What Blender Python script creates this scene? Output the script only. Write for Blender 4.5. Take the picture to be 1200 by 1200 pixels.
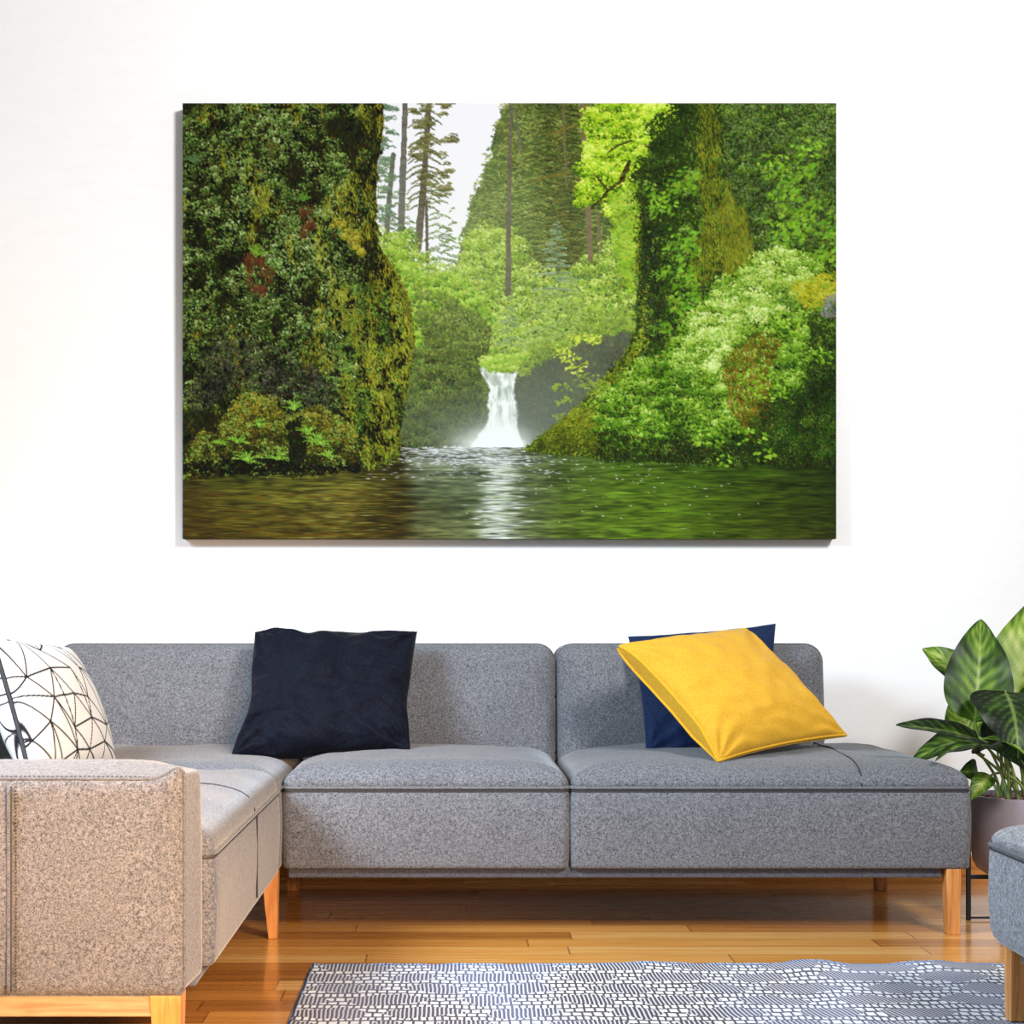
import bpy, bmesh, math, random
import numpy as np
from mathutils import Vector, Matrix, noise as mnoise

for _o in list(bpy.data.objects): bpy.data.objects.remove(_o)
S = bpy.context.scene
COL = S.collection
PI = math.pi
# ---------------------------------------------------------------- camera
CAM_Z, FPX, PX, PY = 0.79, 1856.0, 530.0, 730.0
cam = bpy.data.cameras.new('camera'); camo = bpy.data.objects.new('camera', cam); COL.objects.link(camo)
camo.location = (0, 0, CAM_Z); camo.rotation_euler = (PI/2, 0, 0)
cam.sensor_width = 36; cam.lens = FPX/1200*36
cam.shift_x = (600-PX)/1200; cam.shift_y = (PY-600)/1200
S.camera = camo
# ---------------------------------------------------------------- daylight and added lights
S.view_settings.view_transform = 'Standard'; S.view_settings.look = 'None'
S.view_settings.gamma = 1; S.view_settings.exposure = 0.0; S.view_settings.use_curve_mapping = False
world = bpy.data.worlds.new('daylight'); S.world = world; world.use_nodes = True
_bg = world.node_tree.nodes['Background']; _bg.inputs[0].default_value = (.90, .96, 1, 1); _bg.inputs[1].default_value = .42
def area(name, loc, target, sx, sy, watts, color, spread=180):
    l = bpy.data.lights.new(name, 'AREA'); l.shape = 'RECTANGLE'; l.size = sx; l.size_y = sy; l.energy = watts; l.color = color; l.spread = math.radians(spread)
    o = bpy.data.objects.new(name, l); COL.objects.link(o); o.location = loc
    o.rotation_euler = (Vector(target)-Vector(loc)).to_track_quat('-Z', 'Y').to_euler(); return o
area('added_key', (2.3, .2, 3.35), (-.6, 4.95, 1.7), .9, .9, 92, (1, .995, .99), 98)  # added key light without a visible source, throws the canvas shadow left and down
area('window_daylight', (-2.0, 2.45, 2.05), (-.5, 3.5, .4), .9, .9, 42, (.65, .82, 1), 82)
area('added_warm_fill', (.15, 1.25, .8), (-.8, 2.8, .33), .4, .4, 16.5, (1, .60, .30), 74)  # added warm fill light inside the room, brightens the armrest front

# ---------------------------------------------------------------- helpers
def W(px, py, Y):
    """point of the room seen at picture position px,py at distance Y (metres)"""
    return Vector(((px-PX)*Y/FPX, Y, CAM_Z-(py-PY)*Y/FPX))
def link(name, me, mat, parent=None, smooth=True):
    o = bpy.data.objects.new(name, me); COL.objects.link(o)
    if mat is not None: me.materials.append(mat)
    if smooth:
        for p in me.polygons: p.use_smooth = True
    if parent is not None:
        o.parent = parent; o.location = (0, 0, 0)
        o.matrix_parent_inverse = Matrix.Translation(-parent.location)
    return o
def build(name, bm, mat, parent=None, smooth=True):
    bmesh.ops.recalc_face_normals(bm, faces=bm.faces)
    me = bpy.data.meshes.new(name); bm.to_mesh(me); bm.free()
    return link(name, me, mat, parent, smooth)
def thing(name, label, cat, loc, group=None):
    o = bpy.data.objects.new(name, None); COL.objects.link(o); o.location = loc; o.empty_display_size = .05
    o['label'] = label; o['category'] = cat
    if group: o['group'] = group
    return o
def tag(o, label, cat, group=None):
    o['label'] = label; o['category'] = cat
    if group: o['group'] = group
    return o
def hexa(bm, bot, top):
    """box from four bottom points and four top points"""
    v = [bm.verts.new(p) for p in list(bot)+list(top)]
    for f in ((3, 2, 1, 0), (4, 5, 6, 7), (0, 1, 5, 4), (1, 2, 6, 5), (2, 3, 7, 6), (3, 0, 4, 7)): bm.faces.new([v[i] for i in f])
def rect(x0, x1, y0, y1, z): return [(x0, y0, z), (x1, y0, z), (x1, y1, z), (x0, y1, z)]
def bevel(bm, w, seg=2):
    bmesh.ops.bevel(bm, geom=list(bm.edges), offset=w, segments=seg, affect='EDGES', profile=.6)
def box(x0, x1, y0, y1, z0, z1, bev=.004, seg=2):
    bm = bmesh.new(); hexa(bm, rect(x0, x1, y0, y1, z0), rect(x0, x1, y0, y1, z1))
    if bev: bevel(bm, bev, seg)
    return bm
def tube(bm, pts, r, n=8, closed=False, r1=None):
    pts = [Vector(p) for p in pts]; N = len(pts); rings = []
    up = Vector((0, 0, 1))
    for i, p in enumerate(pts):
        a = pts[(i-1) % N] if (closed or i > 0) else p; b = pts[(i+1) % N] if (closed or i < N-1) else p
        t = (b-a)
        if t.length < 1e-9: t = Vector((0, 0, 1))
        t.normalize()
        s = t.cross(up)
        if s.length < .1: s = t.cross(Vector((0, 1, 0)))
        s.normalize(); q = s.cross(t); rr = r if r1 is None else r+(r1-r)*i/(N-1)
        rings.append([bm.verts.new(p+(s*math.cos(2*PI*k/n)+q*math.sin(2*PI*k/n))*rr) for k in range(n)])
    for i in range(N if closed else N-1):
        A, B = rings[i], rings[(i+1) % N]
        for k in range(n): bm.faces.new((A[k], A[(k+1) % n], B[(k+1) % n], B[k]))
    if not closed:
        bm.faces.new(rings[0][::-1]); bm.faces.new(rings[-1])
def rring(cx, cy, hx, hy, rc, inset, nc=7, ne=20):
    """rounded rectangle outline moved inwards"""
    m = min(hx, hy)*.985; inset = min(inset, m)
    r = max(rc-inset, .0015); ax = max(hx-inset-r, 1e-4); ay = max(hy-inset-r, 1e-4); pts = []
    for q, (sx, sy) in enumerate(((1, 1), (-1, 1), (-1, -1), (1, -1))):
        for k in range(nc):
            a = q*PI/2+PI/2*k/(nc-1); pts.append((cx+sx*ax+r*math.cos(a), cy+sy*ay+r*math.sin(a)))
        sx2, sy2 = ((-1, 1), (-1, -1), (1, -1), (1, 1))[q]; a = (q+1)*PI/2
        e0 = pts[-1]; e1 = (cx+sx2*ax+r*math.cos(a), cy+sy2*ay+r*math.sin(a))
        for k in range(1, ne): f = k/ne; pts.append((e0[0]+(e1[0]-e0[0])*f, e0[1]+(e1[1]-e0[1])*f))
    return pts
def dome(m, z, w, h, crown, p=2.2, n=11, m2=12):
    out = []
    for k in range(1, n+1):
        i = w*(1-math.cos(PI/2*k/n)); out.append((i, z+h*(1-(1-i/w)**p)**(1/p)))
    for k in range(1, m2+1):
        f = k/m2; out.append((w+(m-w)*f, z+h+crown*math.sin(f*PI/2)))
    return out
def loft(cx, cy, hx, hy, rc, profile, fn=None, base=True, ne=20):
    """stack rounded-rectangle rings: profile is a list of (inset, height); fn maps (u, v, h) to the room"""
    bm = bmesh.new(); rings = []
    fn = fn or (lambda u, v, h: (u, v, h))
    for ins, h in profile:
        rings.append([bm.verts.new(fn(u, v, h)) for u, v in rring(cx, cy, hx, hy, rc, ins, 7, ne)])
    n = len(rings[0])
    for A, B in zip(rings, rings[1:]):
        for k in range(n): bm.faces.new((A[k], A[(k+1) % n], B[(k+1) % n], B[k]))
    # close the (sliver) top as strips across, and the base as one face
    def cap(R):
        bm.faces.new(R)
    cap(rings[-1])
    if base: cap(rings[0][::-1])
    return bm
# ---------------------------------------------------------------- materials
def new_mat(name):
    m = bpy.data.materials.new(name); m.use_nodes = True; nt = m.node_tree
    return m, nt, nt.nodes['Principled BSDF']
def nd(nt, t, **kw):
    n = nt.nodes.new(t)
    for k, v in kw.items():
        if k == 'inp':
            for i, x in v.items(): n.inputs[i].default_value = x
        else: setattr(n, k, v)
    return n
def math_n(nt, op, a, b=None, c=None):
    n = nt.nodes.new('ShaderNodeMath'); n.operation = op
    for i, x in enumerate((a, b, c)):
        if x is None: continue
        if isinstance(x, (int, float)): n.inputs[i].default_value = x
        else: nt.links.new(x, n.inputs[i])
    return n.outputs[0]
def ramp_n(nt, fac, stops, interp='LINEAR'):
    n = nt.nodes.new('ShaderNodeValToRGB'); cr = n.color_ramp; cr.interpolation = interp
    while len(cr.elements) < len(stops): cr.elements.new(.5)
    for e, (p, c) in zip(cr.elements, stops): e.position = p; e.color = (*c, 1)
    nt.links.new(fac, n.inputs[0]); return n.outputs[0]
def mix_n(nt, fac, a, b, mode='MIX'):
    n = nt.nodes.new('ShaderNodeMix'); n.data_type = 'RGBA'; n.blend_type = mode
    for i, x in ((0, fac), (6, a), (7, b)):
        if isinstance(x, (int, float)): n.inputs[i].default_value = x
        elif isinstance(x, tuple): n.inputs[i].default_value = (*x, 1) if len(x) == 3 else x
        else: nt.links.new(x, n.inputs[i])
    return n.outputs[2]
def noise_n(nt, vec, scale, detail=2, rough=.5, dist=0):
    n = nd(nt, 'ShaderNodeTexNoise', inp={'Scale': scale, 'Detail': detail, 'Roughness': rough, 'Distortion': dist})
    if vec is not None: nt.links.new(vec, n.inputs['Vector'])
    return n.outputs['Fac']
def coords(nt, kind='Object'): return nt.nodes.new('ShaderNodeTexCoord').outputs[kind]
def worldpos(nt): return nt.nodes.new('ShaderNodeNewGeometry').outputs['Position']
def mapping(nt, vec, scale=(1, 1, 1), rot=(0, 0, 0), loc=(0, 0, 0)):
    n = nd(nt, 'ShaderNodeMapping'); n.inputs['Scale'].default_value = scale; n.inputs['Rotation'].default_value = rot; n.inputs['Location'].default_value = loc
    nt.links.new(vec, n.inputs[0]); return n.outputs[0]
def bump_n(nt, h, strength, dist, bsdf):
    n = nd(nt, 'ShaderNodeBump', inp={'Strength': strength, 'Distance': dist}); nt.links.new(h, n.inputs['Height']); nt.links.new(n.outputs[0], bsdf.inputs['Normal'])
def srgb(r, g, b):
    f = lambda c: (c/255/12.92) if c/255 <= .04045 else ((c/255+.055)/1.055)**2.4
    return (f(r), f(g), f(b))
def fabric(name, dark, light, speck=330, bump=.35, wr=0.0, wrs=14, sheen=.25, rough=.95, stops=(.36, .64)):
    m, nt, b = new_mat(name); g = worldpos(nt)
    f = math_n(nt, 'ADD', math_n(nt, 'MULTIPLY', noise_n(nt, g, speck, 2, .75), .68), math_n(nt, 'MULTIPLY', noise_n(nt, g, speck*.45, 2, .6), .32)); lo = noise_n(nt, g, 6, 2)
    c = ramp_n(nt, f, [(stops[0], dark), (stops[1], light)])
    c = mix_n(nt, math_n(nt, 'MULTIPLY', lo, .25), c, tuple(.7*x for x in dark))
    nt.links.new(c, b.inputs['Base Color']); b.inputs['Roughness'].default_value = rough
    b.inputs['Specular IOR Level'].default_value = .15
    b.inputs['Sheen Weight'].default_value = sheen; b.inputs['Sheen Roughness'].default_value = .4
    h = math_n(nt, 'MULTIPLY', f, .0012)
    if wr: h = math_n(nt, 'ADD', h, math_n(nt, 'MULTIPLY', noise_n(nt, g, wrs, 3, .55, .6), wr))
    bump_n(nt, h, bump, 1.0, b); return m
def plain(name, col, rough=.5, metal=0, spec=.5):
    m, nt, b = new_mat(name); b.inputs['Base Color'].default_value = (*col, 1); b.inputs['Roughness'].default_value = rough
    b.inputs['Metallic'].default_value = metal; b.inputs['Specular IOR Level'].default_value = spec; return m
def attr_mat(name, rough=.6, spec=.2, gain=1.0):
    m, nt, b = new_mat(name); a = nd(nt, 'ShaderNodeAttribute', attribute_name='print')
    nt.links.new(a.outputs['Color'], b.inputs['Base Color']); b.inputs['Roughness'].default_value = rough; b.inputs['Specular IOR Level'].default_value = spec
    return m, nt, b
def set_print(me, rgb):
    """per-vertex printed colour, rgb (n,3) in sRGB 0..1"""
    c = np.where(rgb <= .04045, rgb/12.92, ((rgb+.055)/1.055)**2.4)
    a = me.color_attributes.new('print', 'FLOAT_COLOR', 'POINT')
    a.data.foreach_set('color', np.concatenate([c, np.ones((len(c), 1))], 1).astype(np.float32).ravel())
def grid_mesh(name, P):
    """P (rows, cols, 3) points -> quad mesh"""
    h, w = P.shape[:2]; me = bpy.data.meshes.new(name)
    i = np.arange(h*w).reshape(h, w)
    q = np.stack([i[:-1, :-1], i[:-1, 1:], i[1:, 1:], i[1:, :-1]], -1).reshape(-1, 4)
    me.vertices.add(h*w); me.vertices.foreach_set('co', P.astype(np.float32).ravel())
    me.loops.add(q.size); me.loops.foreach_set('vertex_index', q.astype(np.int32).ravel())
    me.polygons.add(len(q)); me.polygons.foreach_set('loop_start', np.arange(0, q.size, 4, dtype=np.int32))
    me.update(calc_edges=True); return me
# ---------------------------------------------------------------- pictures woven / printed on things (numpy, no files)
class Painter:
    """tiny raster painter: x,y are picture units (0..w, 0..h), s grid cells per unit"""
    def __init__(self, w, h, s, seed=1):
        self.s = s; self.W = int(round(w*s)); self.H = int(round(h*s))
        self.img = np.zeros((self.H, self.W, 3), np.float32)
        self.r = np.random.RandomState(seed)
        yy, xx = np.mgrid[0:self.H, 0:self.W]
        self.x = (xx/s).astype(np.float32); self.y = (yy/s).astype(np.float32)
        self.bank = {}
    def noise(self, sx, sy=None, octs=3, seed=None):
        r = np.random.RandomState(seed if seed is not None else self.r.randint(1 << 30))
        sy = sy or sx; out = 0; amp = 1.0; tot = 0
        for o in range(octs):
            gx = self.x/(sx/2**o); gy = self.y/(sy/2**o)
            nx = int(gx.max())+3; ny = int(gy.max())+3
            g = r.rand(ny, nx).astype(np.float32)
            ix = gx.astype(int); iy = gy.astype(int); fx = gx-ix; fy = gy-iy
            fx = fx*fx*(3-2*fx); fy = fy*fy*(3-2*fy)
            v = (g[iy, ix]*(1-fx)+g[iy, ix+1]*fx)*(1-fy)+(g[iy+1, ix]*(1-fx)+g[iy+1, ix+1]*fx)*fy
            out = out+v*amp; tot += amp; amp *= .55
        return out/tot
    def poly(self, pts, jit=0, js=14, seed=5):
        x = self.x; y = self.y
        if jit:
            x = x+(self.noise(js, octs=3, seed=seed)-.5)*2*jit
            y = y+(self.noise(js, octs=3, seed=seed+1)-.5)*2*jit
        m = np.zeros(x.shape, bool); n = len(pts)
        for i in range(n):
            x1, y1 = pts[i]; x2, y2 = pts[(i+1) % n]
            if y1 == y2: continue
            c = (y1 > y) != (y2 > y)
            m ^= c & (x < (x2-x1)*(y-y1)/(y2-y1)+x1)
        return m
    def soften(self, m, k=2):
        a = m.astype(np.float32)
        for _ in range(k):
            a = (a+np.roll(a, 1, 0)+np.roll(a, -1, 0)+np.roll(a, 1, 1)+np.roll(a, -1, 1))/5
        return a
    def fill(self, a, col):
        a = np.asarray(a, np.float32)[..., None]
        self.img = self.img*(1-a)+np.asarray(col, np.float32)*a
    def ramp(self, pal, v):
        pal = np.asarray(pal, np.float32); n = len(pal)-1
        t = np.clip(v, 0, .9999)*n; i = t.astype(int); f = (t-i)[..., None]
        return pal[i]*(1-f)+pal[i+1]*f
    def kern(self, l, w, ang):
        l = max(1.0, round(l*2)/2); w = max(.7, round(w*2)/2); q = int(round(ang/(math.pi/12))) % 12
        key = (l, w, q)
        if key not in self.bank:
            a = q*math.pi/12; R = int(math.ceil(max(l, w)))+1
            yy, xx = np.mgrid[-R:R+1, -R:R+1].astype(np.float32)
            u = xx*math.cos(a)+yy*math.sin(a); v = -xx*math.sin(a)+yy*math.cos(a)
            d = np.sqrt((u/l)**2+(v/w)**2)
            self.bank[key] = np.clip((1.15-d)*min(l, w)*1.1, 0, 1)[..., None].astype(np.float32)
        return self.bank[key]
    def stamp(self, px, py, l, w, ang, col, al=1):
        k = self.kern(l, w, ang); R = k.shape[0]//2
        x = int(px); y = int(py)
        x0, x1, y0, y1 = x-R, x+R+1, y-R, y+R+1
        a0 = max(0, -x0); b0 = max(0, -y0); x0 = max(x0, 0); y0 = max(y0, 0); x1 = min(x1, self.W); y1 = min(y1, self.H)
        if x1 <= x0 or y1 <= y0: return
        k = k[b0:b0+y1-y0, a0:a0+x1-x0]*al
        t = self.img[y0:y1, x0:x1]
        t += (col-t)*k
    def leaves(self, mask, n, pal, lum, l=(2, 4), w=(1, 2), ang=(0, 3), rnd=.35, al=.9, jit=9, spill=1.6, k=.84):
        n = int(n*1.45); l = (l[0]*k, l[1]*k); w = (w[0]*k, w[1]*k)
        idx = np.flatnonzero(mask)
        if len(idx) == 0: return
        r = self.r; p = idx[r.randint(0, len(idx), n)]
        py = p//self.W; px = p % self.W
        v = lum.ravel()[p]+(r.rand(n)-.5)*2*rnd
        o = np.argsort(v); col = self.ramp(pal, v)+r.randn(n, 3)*jit*np.array([1, .8, .6])
        L = r.uniform(l[0], l[1], n)*self.s; Wd = r.uniform(w[0], w[1], n)*self.s; A = ang[0]+r.randn(n)*ang[1]
        px = px+r.randn(n)*spill*self.s; py = py+r.randn(n)*spill*self.s
        for i in o: self.stamp(px[i], py[i], L[i], Wd[i], A[i], col[i].astype(np.float32), al)
    def line(self, pts, w0, w1, col, jit=8, wob=.6):
        s = self.s; r = self.r
        for i in range(len(pts)-1):
            (x1, y1), (x2, y2) = pts[i], pts[i+1]; n = max(2, int(math.hypot(x2-x1, y2-y1)*s/1.2))
            a = math.atan2(y2-y1, x2-x1)
            for j in range(n):
                t = j/n; g = (i+t)/(len(pts)-1); w = (w0+(w1-w0)*g)*s*.5
                self.stamp((x1+(x2-x1)*t)*s+r.randn()*wob*.5, (y1+(y2-y1)*t)*s, max(1.2, w*1.2), max(.7, w), a,
                           (np.array(col)+r.randn()*jit).astype(np.float32), .85)
    def conifer(self, cx, yt, yb, hw, pal, dens=1.0, droop=.35, lean=0, top=.15, light=0.0, step=(3.0, 5.5)):
        """layered boughs: each a drooping spray, light above and dark beneath"""
        s = self.s; r = self.r; y = yt
        while y < yb:
            t = (y-yt)/max(1, yb-yt); wid = hw*(top+(1-top)*t**.8)*r.uniform(.5, 1.1)
            for sd in (-1, 1):
                if r.rand() > .92*dens: continue
                nb = int(max(3, wid*s*1.5)); y0 = y+r.uniform(-3, 3); b = r.uniform(-.14, .14)+(.07 if sd < 0 else -.05)
                for j in range(nb):
                    f = (j+r.rand())/nb; th = 3.2*(1.1-f); d = r.uniform(-1, 1); bx = cx+lean*(y-yt)+sd*wid*f; by = y0+wid*droop*f*f+d*th*.6+th*.3
                    c = self.ramp(pal, np.array(.46+b-.38*d+.2*(f-.5)+r.randn()*.1+light))
                    self.stamp(bx*s, by*s, r.uniform(1.0, 2.5)*s, r.uniform(.5, .95)*s, sd*.5*f+r.randn()*.35, c.astype(np.float32), .88)
            y += r.uniform(*step)/dens
    def clumps(self, mask, n, R, pal, leaf=(1.3, 2.7), lw=(.8, 1.5), m=26, asp=.6, lum=None, ang=(.2, .8), al=.93):
        """foliage in overlapping tufts, each lit from above"""
        r = self.r; idx = np.flatnonzero(mask)
        if not len(idx): return
        p = idx[r.randint(0, len(idx), n)]; py = p//self.W; px = p % self.W; o = np.argsort(py+r.randn(n)*14)
        for q in o:
            RR = r.uniform(*R)*self.s; b = (lum.ravel()[p[q]] if lum is not None else .5)+r.randn()*.1; k = int(m*(.5+RR/(R[1]*self.s)))
            a = r.uniform(0, 6.2832, k); d = np.sqrt(r.rand(k)); dx = np.cos(a)*d; dy = np.sin(a)*d
            v = b-.34*dy-.1*np.abs(dx)+.08*(dx < 0)+r.randn(k)*.13; oo = np.argsort(v+r.randn(k)*.15); col = self.ramp(pal, v)+r.randn(k, 3)*7
            for t in oo:
                self.stamp(px[q]+dx[t]*RR, py[q]+dy[t]*RR*asp, r.uniform(*leaf)*self.s, r.uniform(*lw)*self.s, ang[0]+dx[t]*.7+r.randn()*ang[1], col[t].astype(np.float32), al)

def paint_gorge():
    OX, OY = 214, 121
    P = Painter(766, 511, 1.16, 7)
    T = lambda pts: [(a-OX, b-OY) for a, b in pts]
    X = P.x+OX; Y = P.y+OY; r = P.r
    # --- sky
    P.img[:] = (240, 241, 246)
    # --- distant conifers on the right of the gap
    far = P.poly(T([(573, 110), (592, 121), (580, 150), (572, 190), (560, 225), (546, 262), (536, 300), (520, 420), (760, 470), (780, 110)]), 7, 10, 3)
    cl = P.noise(26, 20, 4, 11)
    P.fill(P.soften(far, 1), (66, 84, 36))
    P.leaves(far, 9000, [(30, 42, 16), (54, 72, 26), (84, 106, 38), (116, 138, 56), (150, 170, 86)], cl*1.5-.3, (1.5, 3.2), (.7, 1.4), (.2, .5), .25)
    P.clumps(far, 420, (6, 13), [(26, 32, 12), (58, 66, 24), (98, 108, 38), (138, 146, 60), (170, 178, 94)], (1, 2.4), (.6, 1.1), 26, .7, .25+cl*.45)
    for cx, yt, yb, hw, k in ((597, 108, 330, 24, .5), (570, 175, 330, 22, .8), (556, 215, 330, 18, .8), (640, 60, 360, 46, 1.0), (612, 150, 330, 26, .9),
                              (668, 60, 330, 34, 1), (626, 120, 300, 26, .9), (585, 215, 320, 20, .9), (700, 150, 330, 30, .9)):
        g = [(28, 32, 12), (54, 60, 22), (86, 92, 32), (122, 128, 48)] if k >= 1 else [(40, 56, 26), (76, 96, 38), (116, 136, 52), (154, 172, 82)]
        P.conifer(cx-OX, yt-OY, yb-OY, hw, g, k, .3)
    P.fill(.20*np.clip((640-X)/90, 0, 1)*far, (176, 196, 140))
    # left group of thin firs against the sky
    for cx, yt, yb, hw, k in ((515, 205, 310, 24, .8), (448, 100, 300, 22, .6), (480, 225, 330, 26, .8), (530, 240, 330, 16, .7), (458, 250, 320, 24, .9)):
        P.conifer(cx-OX, yt-OY, yb-OY, hw, [(62, 82, 60), (92, 118, 62), (128, 150, 82), (160, 180, 120)], k, .35)
    for pts, a, b, c in (([(475, 118), (473, 190), (470, 275)], 6, 7, (104, 102, 92)), ([(461, 182), (456, 240), (452, 290)], 5, 6, (96, 100, 84)),
                         ([(503, 118), (498, 200), (490, 292)], 5, 8, (92, 84, 70)), ([(500, 235), (501, 310)], 3, 4, (84, 76, 60)),
                         ([(599, 118), (597, 220), (596, 345)], 3, 6, (98, 92, 74)), ([(602, 118), (611, 180)], 2, 3, (104, 98, 84)),
                         ([(682, 118), (687, 200), (692, 300)], 5, 6, (112, 96, 68)), ([(660, 118), (664, 220)], 3, 3, (104, 94, 64)),
                         ([(700, 250), (705, 320)], 3, 4, (110, 92, 66))):
        P.line(T(pts), a, b, c)
    P.conifer(498-OX, 112-OY, 240-OY, 26, [(48, 54, 30), (78, 80, 40), (106, 108, 58), (136, 138, 84)], .95, .5, top=.6, step=(1.5, 8))
    sp = P.poly(T([(484, 112), (528, 112), (534, 160), (526, 190), (530, 225), (500, 240), (486, 200)]), 8, 10, 23) & (P.noise(9, 5, 2, 24) > .56)
    P.clumps(sp, 95, (3, 7), [(48, 52, 32), (80, 82, 42), (112, 112, 58), (146, 146, 90)], (1.2, 2.8), (.5, .9), 16, .4, None, (0, .5))
    sp = P.poly(T([(442, 118), (466, 118), (464, 200), (470, 262), (446, 262)]), 8, 10, 25) & (P.noise(9, 5, 2, 26) > .55)
    P.clumps(sp, 70, (3, 7), [(66, 88, 72), (100, 126, 92), (138, 158, 124)], (1.2, 2.8), (.5, .9), 14, .4, None, (0, .5))
    P.conifer(452-OX, 118-OY, 210-OY, 16, [(70, 92, 80), (96, 122, 100), (130, 150, 130)], .5, .3, top=.6)
    # yellow green understorey
    und = P.poly(T([(440, 285), (470, 262), (500, 300), (530, 318), (560, 262), (600, 268), (640, 320), (700, 300), (745, 250), (745, 420), (600, 440), (560, 440), (470, 400)]), 9, 16, 21)
    cl = P.noise(22, 18, 4, 31)
    P.leaves(und, 7000, [(58, 84, 26), (92, 126, 36), (134, 166, 48), (168, 196, 70), (196, 216, 116)], cl*1.2-.08, (1.5, 3.2), (.9, 1.8), (0, .8), .28)
    P.clumps(und, 300, (7, 15), [(46, 70, 20), (84, 116, 32), (126, 160, 46), (164, 194, 68), (198, 216, 118)], (1.2, 2.6), (.7, 1.4), 30, .6, .3+cl*.45)
    P.conifer(652-OX, 262-OY, 345-OY, 30, [(84, 108, 74), (120, 146, 104), (156, 178, 138)], 1, .1)
    P.conifer(668-OX, 325-OY, 400-OY, 40, [(96, 124, 48), (134, 160, 66), (170, 194, 98)], .9, .35)
    P.conifer(636-OX, 335-OY, 425-OY, 42, [(100, 130, 56), (140, 168, 76), (178, 200, 112)], .9, .35)
    P.conifer(598-OX, 345-OY, 420-OY, 22, [(84, 112, 60), (120, 146, 82), (156, 178, 110)], .9, .3)
    P.line(T([(596, 250), (596, 345)]), 5, 6, (92, 86, 68))
    P.line(T([(687, 200), (692, 305)]), 5, 6, (112, 96, 68))
    # mid left cliff with a leafy top
    mid = P.poly(T([(462, 345), (490, 335), (530, 350), (560, 362), (576, 385), (572, 410), (563, 432), (574, 455), (572, 490), (560, 522), (455, 528)]), 4, 10, 41)
    P.fill(P.soften(mid, 1), (70, 82, 36))
    sh = np.clip(1.05-(Y-350)/190, .05, 1)
    cl = P.noise(18, 22, 4, 43)
    P.leaves(mid, 4200, [(40, 48, 24), (66, 80, 32), (96, 116, 42), (130, 152, 58), (160, 182, 80)], cl*.7+sh*.4-.15, (1.4, 2.8), (.8, 1.5), (.3, .9), .22)
    lf = P.poly(T([(445, 300), (470, 292), (500, 322), (540, 326), (570, 352), (578, 385), (560, 366), (520, 352), (500, 372), (488, 410), (480, 380), (460, 340)]), 6, 12, 47)
    P.leaves(lf, 2200, [(70, 104, 26), (112, 152, 36), (150, 186, 52), (182, 208, 84)], cl, (1.6, 3.2), (1, 1.8), (0, .9), .4)
    P.clumps(lf, 110, (6, 12), [(50, 80, 18), (96, 136, 30), (140, 178, 48), (184, 210, 86)], (1.2, 2.6), (.8, 1.5), 30, .6)
    P.clumps(mid, 150, (6, 11), [(34, 42, 20), (64, 78, 30), (96, 114, 42), (130, 150, 60)], (1.1, 2.3), (.7, 1.2), 24, .7, sh*.45+.1)
    # dark wet rock to the right of the fall
    rk = P.poly(T([(600, 437), (622, 412), (640, 408), (680, 395), (740, 372), (745, 420), (700, 470), (660, 500), (630, 520), (604, 522), (606, 480)]), 3, 10, 51)
    P.fill(P.soften(rk, 2), (78, 84, 66))
    cl = P.noise(20, 30, 4, 53)
    P.leaves(rk, 2600, [(56, 62, 48), (76, 84, 58), (94, 104, 66), (112, 122, 74)], cl, (1.4, 3), (.8, 1.4), (1.2, .6), .3, .7)
    top = P.poly(T([(598, 434), (625, 408), (660, 395), (735, 358), (742, 385), (680, 402), (640, 418), (612, 440)]), 5, 9, 57)
    P.leaves(top, 1500, [(86, 112, 34), (128, 158, 50), (168, 190, 74)], cl, (1.6, 3), (1, 1.6), (.2, .8), .4)
    P.clumps(top, 70, (5, 10), [(66, 88, 30), (112, 140, 46), (156, 182, 70)], (1.2, 2.4), (.7, 1.3), 26, .5)
    gr = P.poly(T([(562, 425), (575, 415), (604, 415), (622, 408), (604, 436), (570, 434)]), 2, 6, 59)
    P.fill(P.soften(gr, 1), (140, 178, 48))
    P.clumps(gr, 26, (4, 8), [(84, 124, 26), (132, 172, 44), (176, 206, 76), (206, 222, 120)], (1.2, 2.4), (.7, 1.2), 22, .5)
    # haze at the foot of the gorge
    hz = np.exp(-((X-545)/90)**2-((Y-500)/40)**2)*.5+np.exp(-((X-640)/70)**2-((Y-480)/55)**2)*.38
    P.fill(hz*(Y < 528), (112, 120, 112))
    P.fill(np.clip(.16*np.exp(-((X-590)/150)**2-((Y-300)/120)**2), 0, 1), (225, 235, 200))
    # --- waterfall
    fall = P.poly(T([(562, 431), (566, 431), (572, 436), (590, 438), (607, 436), (602, 448), (599, 460), (604, 474), (605, 490), (607, 505), (615, 526), (548, 526), (562, 508), (573, 492), (571, 470), (574, 458), (568, 446)]), 3, 6, 61)
    st = P.noise(3.2, 26, 3, 63); st2 = P.noise(6, 8, 3, 64)
    P.fill(P.soften(fall, 2)*.97, (236, 241, 232))
    P.img -= (P.soften(fall, 2)*np.clip((st*.5+st2*.5-.42)*1.6, 0, .5)*np.clip((520-Y)/60, 0, 1))[..., None]*np.array([170, 150, 170], np.float32)
    dk = P.poly(T([(566, 437), (588, 440), (582, 452), (576, 452)]), 2, 5, 66)
    P.fill(P.soften(dk, 2)*.35*(.4+st), (90, 100, 80))
    ms = P.noise(20, 16, 3, 67)
    mist = np.exp(-((X-580)/30)**2-((Y-520)/24)**2)*1.0+np.exp(-((X-552)/30)**2-((Y-522)/17)**2)*.62+np.exp(-((X-608)/22)**2-((Y-518)/16)**2)*.5
    P.fill(np.clip(mist*(.55+.6*ms), 0, .96)*(Y < 529), (232, 238, 232))
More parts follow.
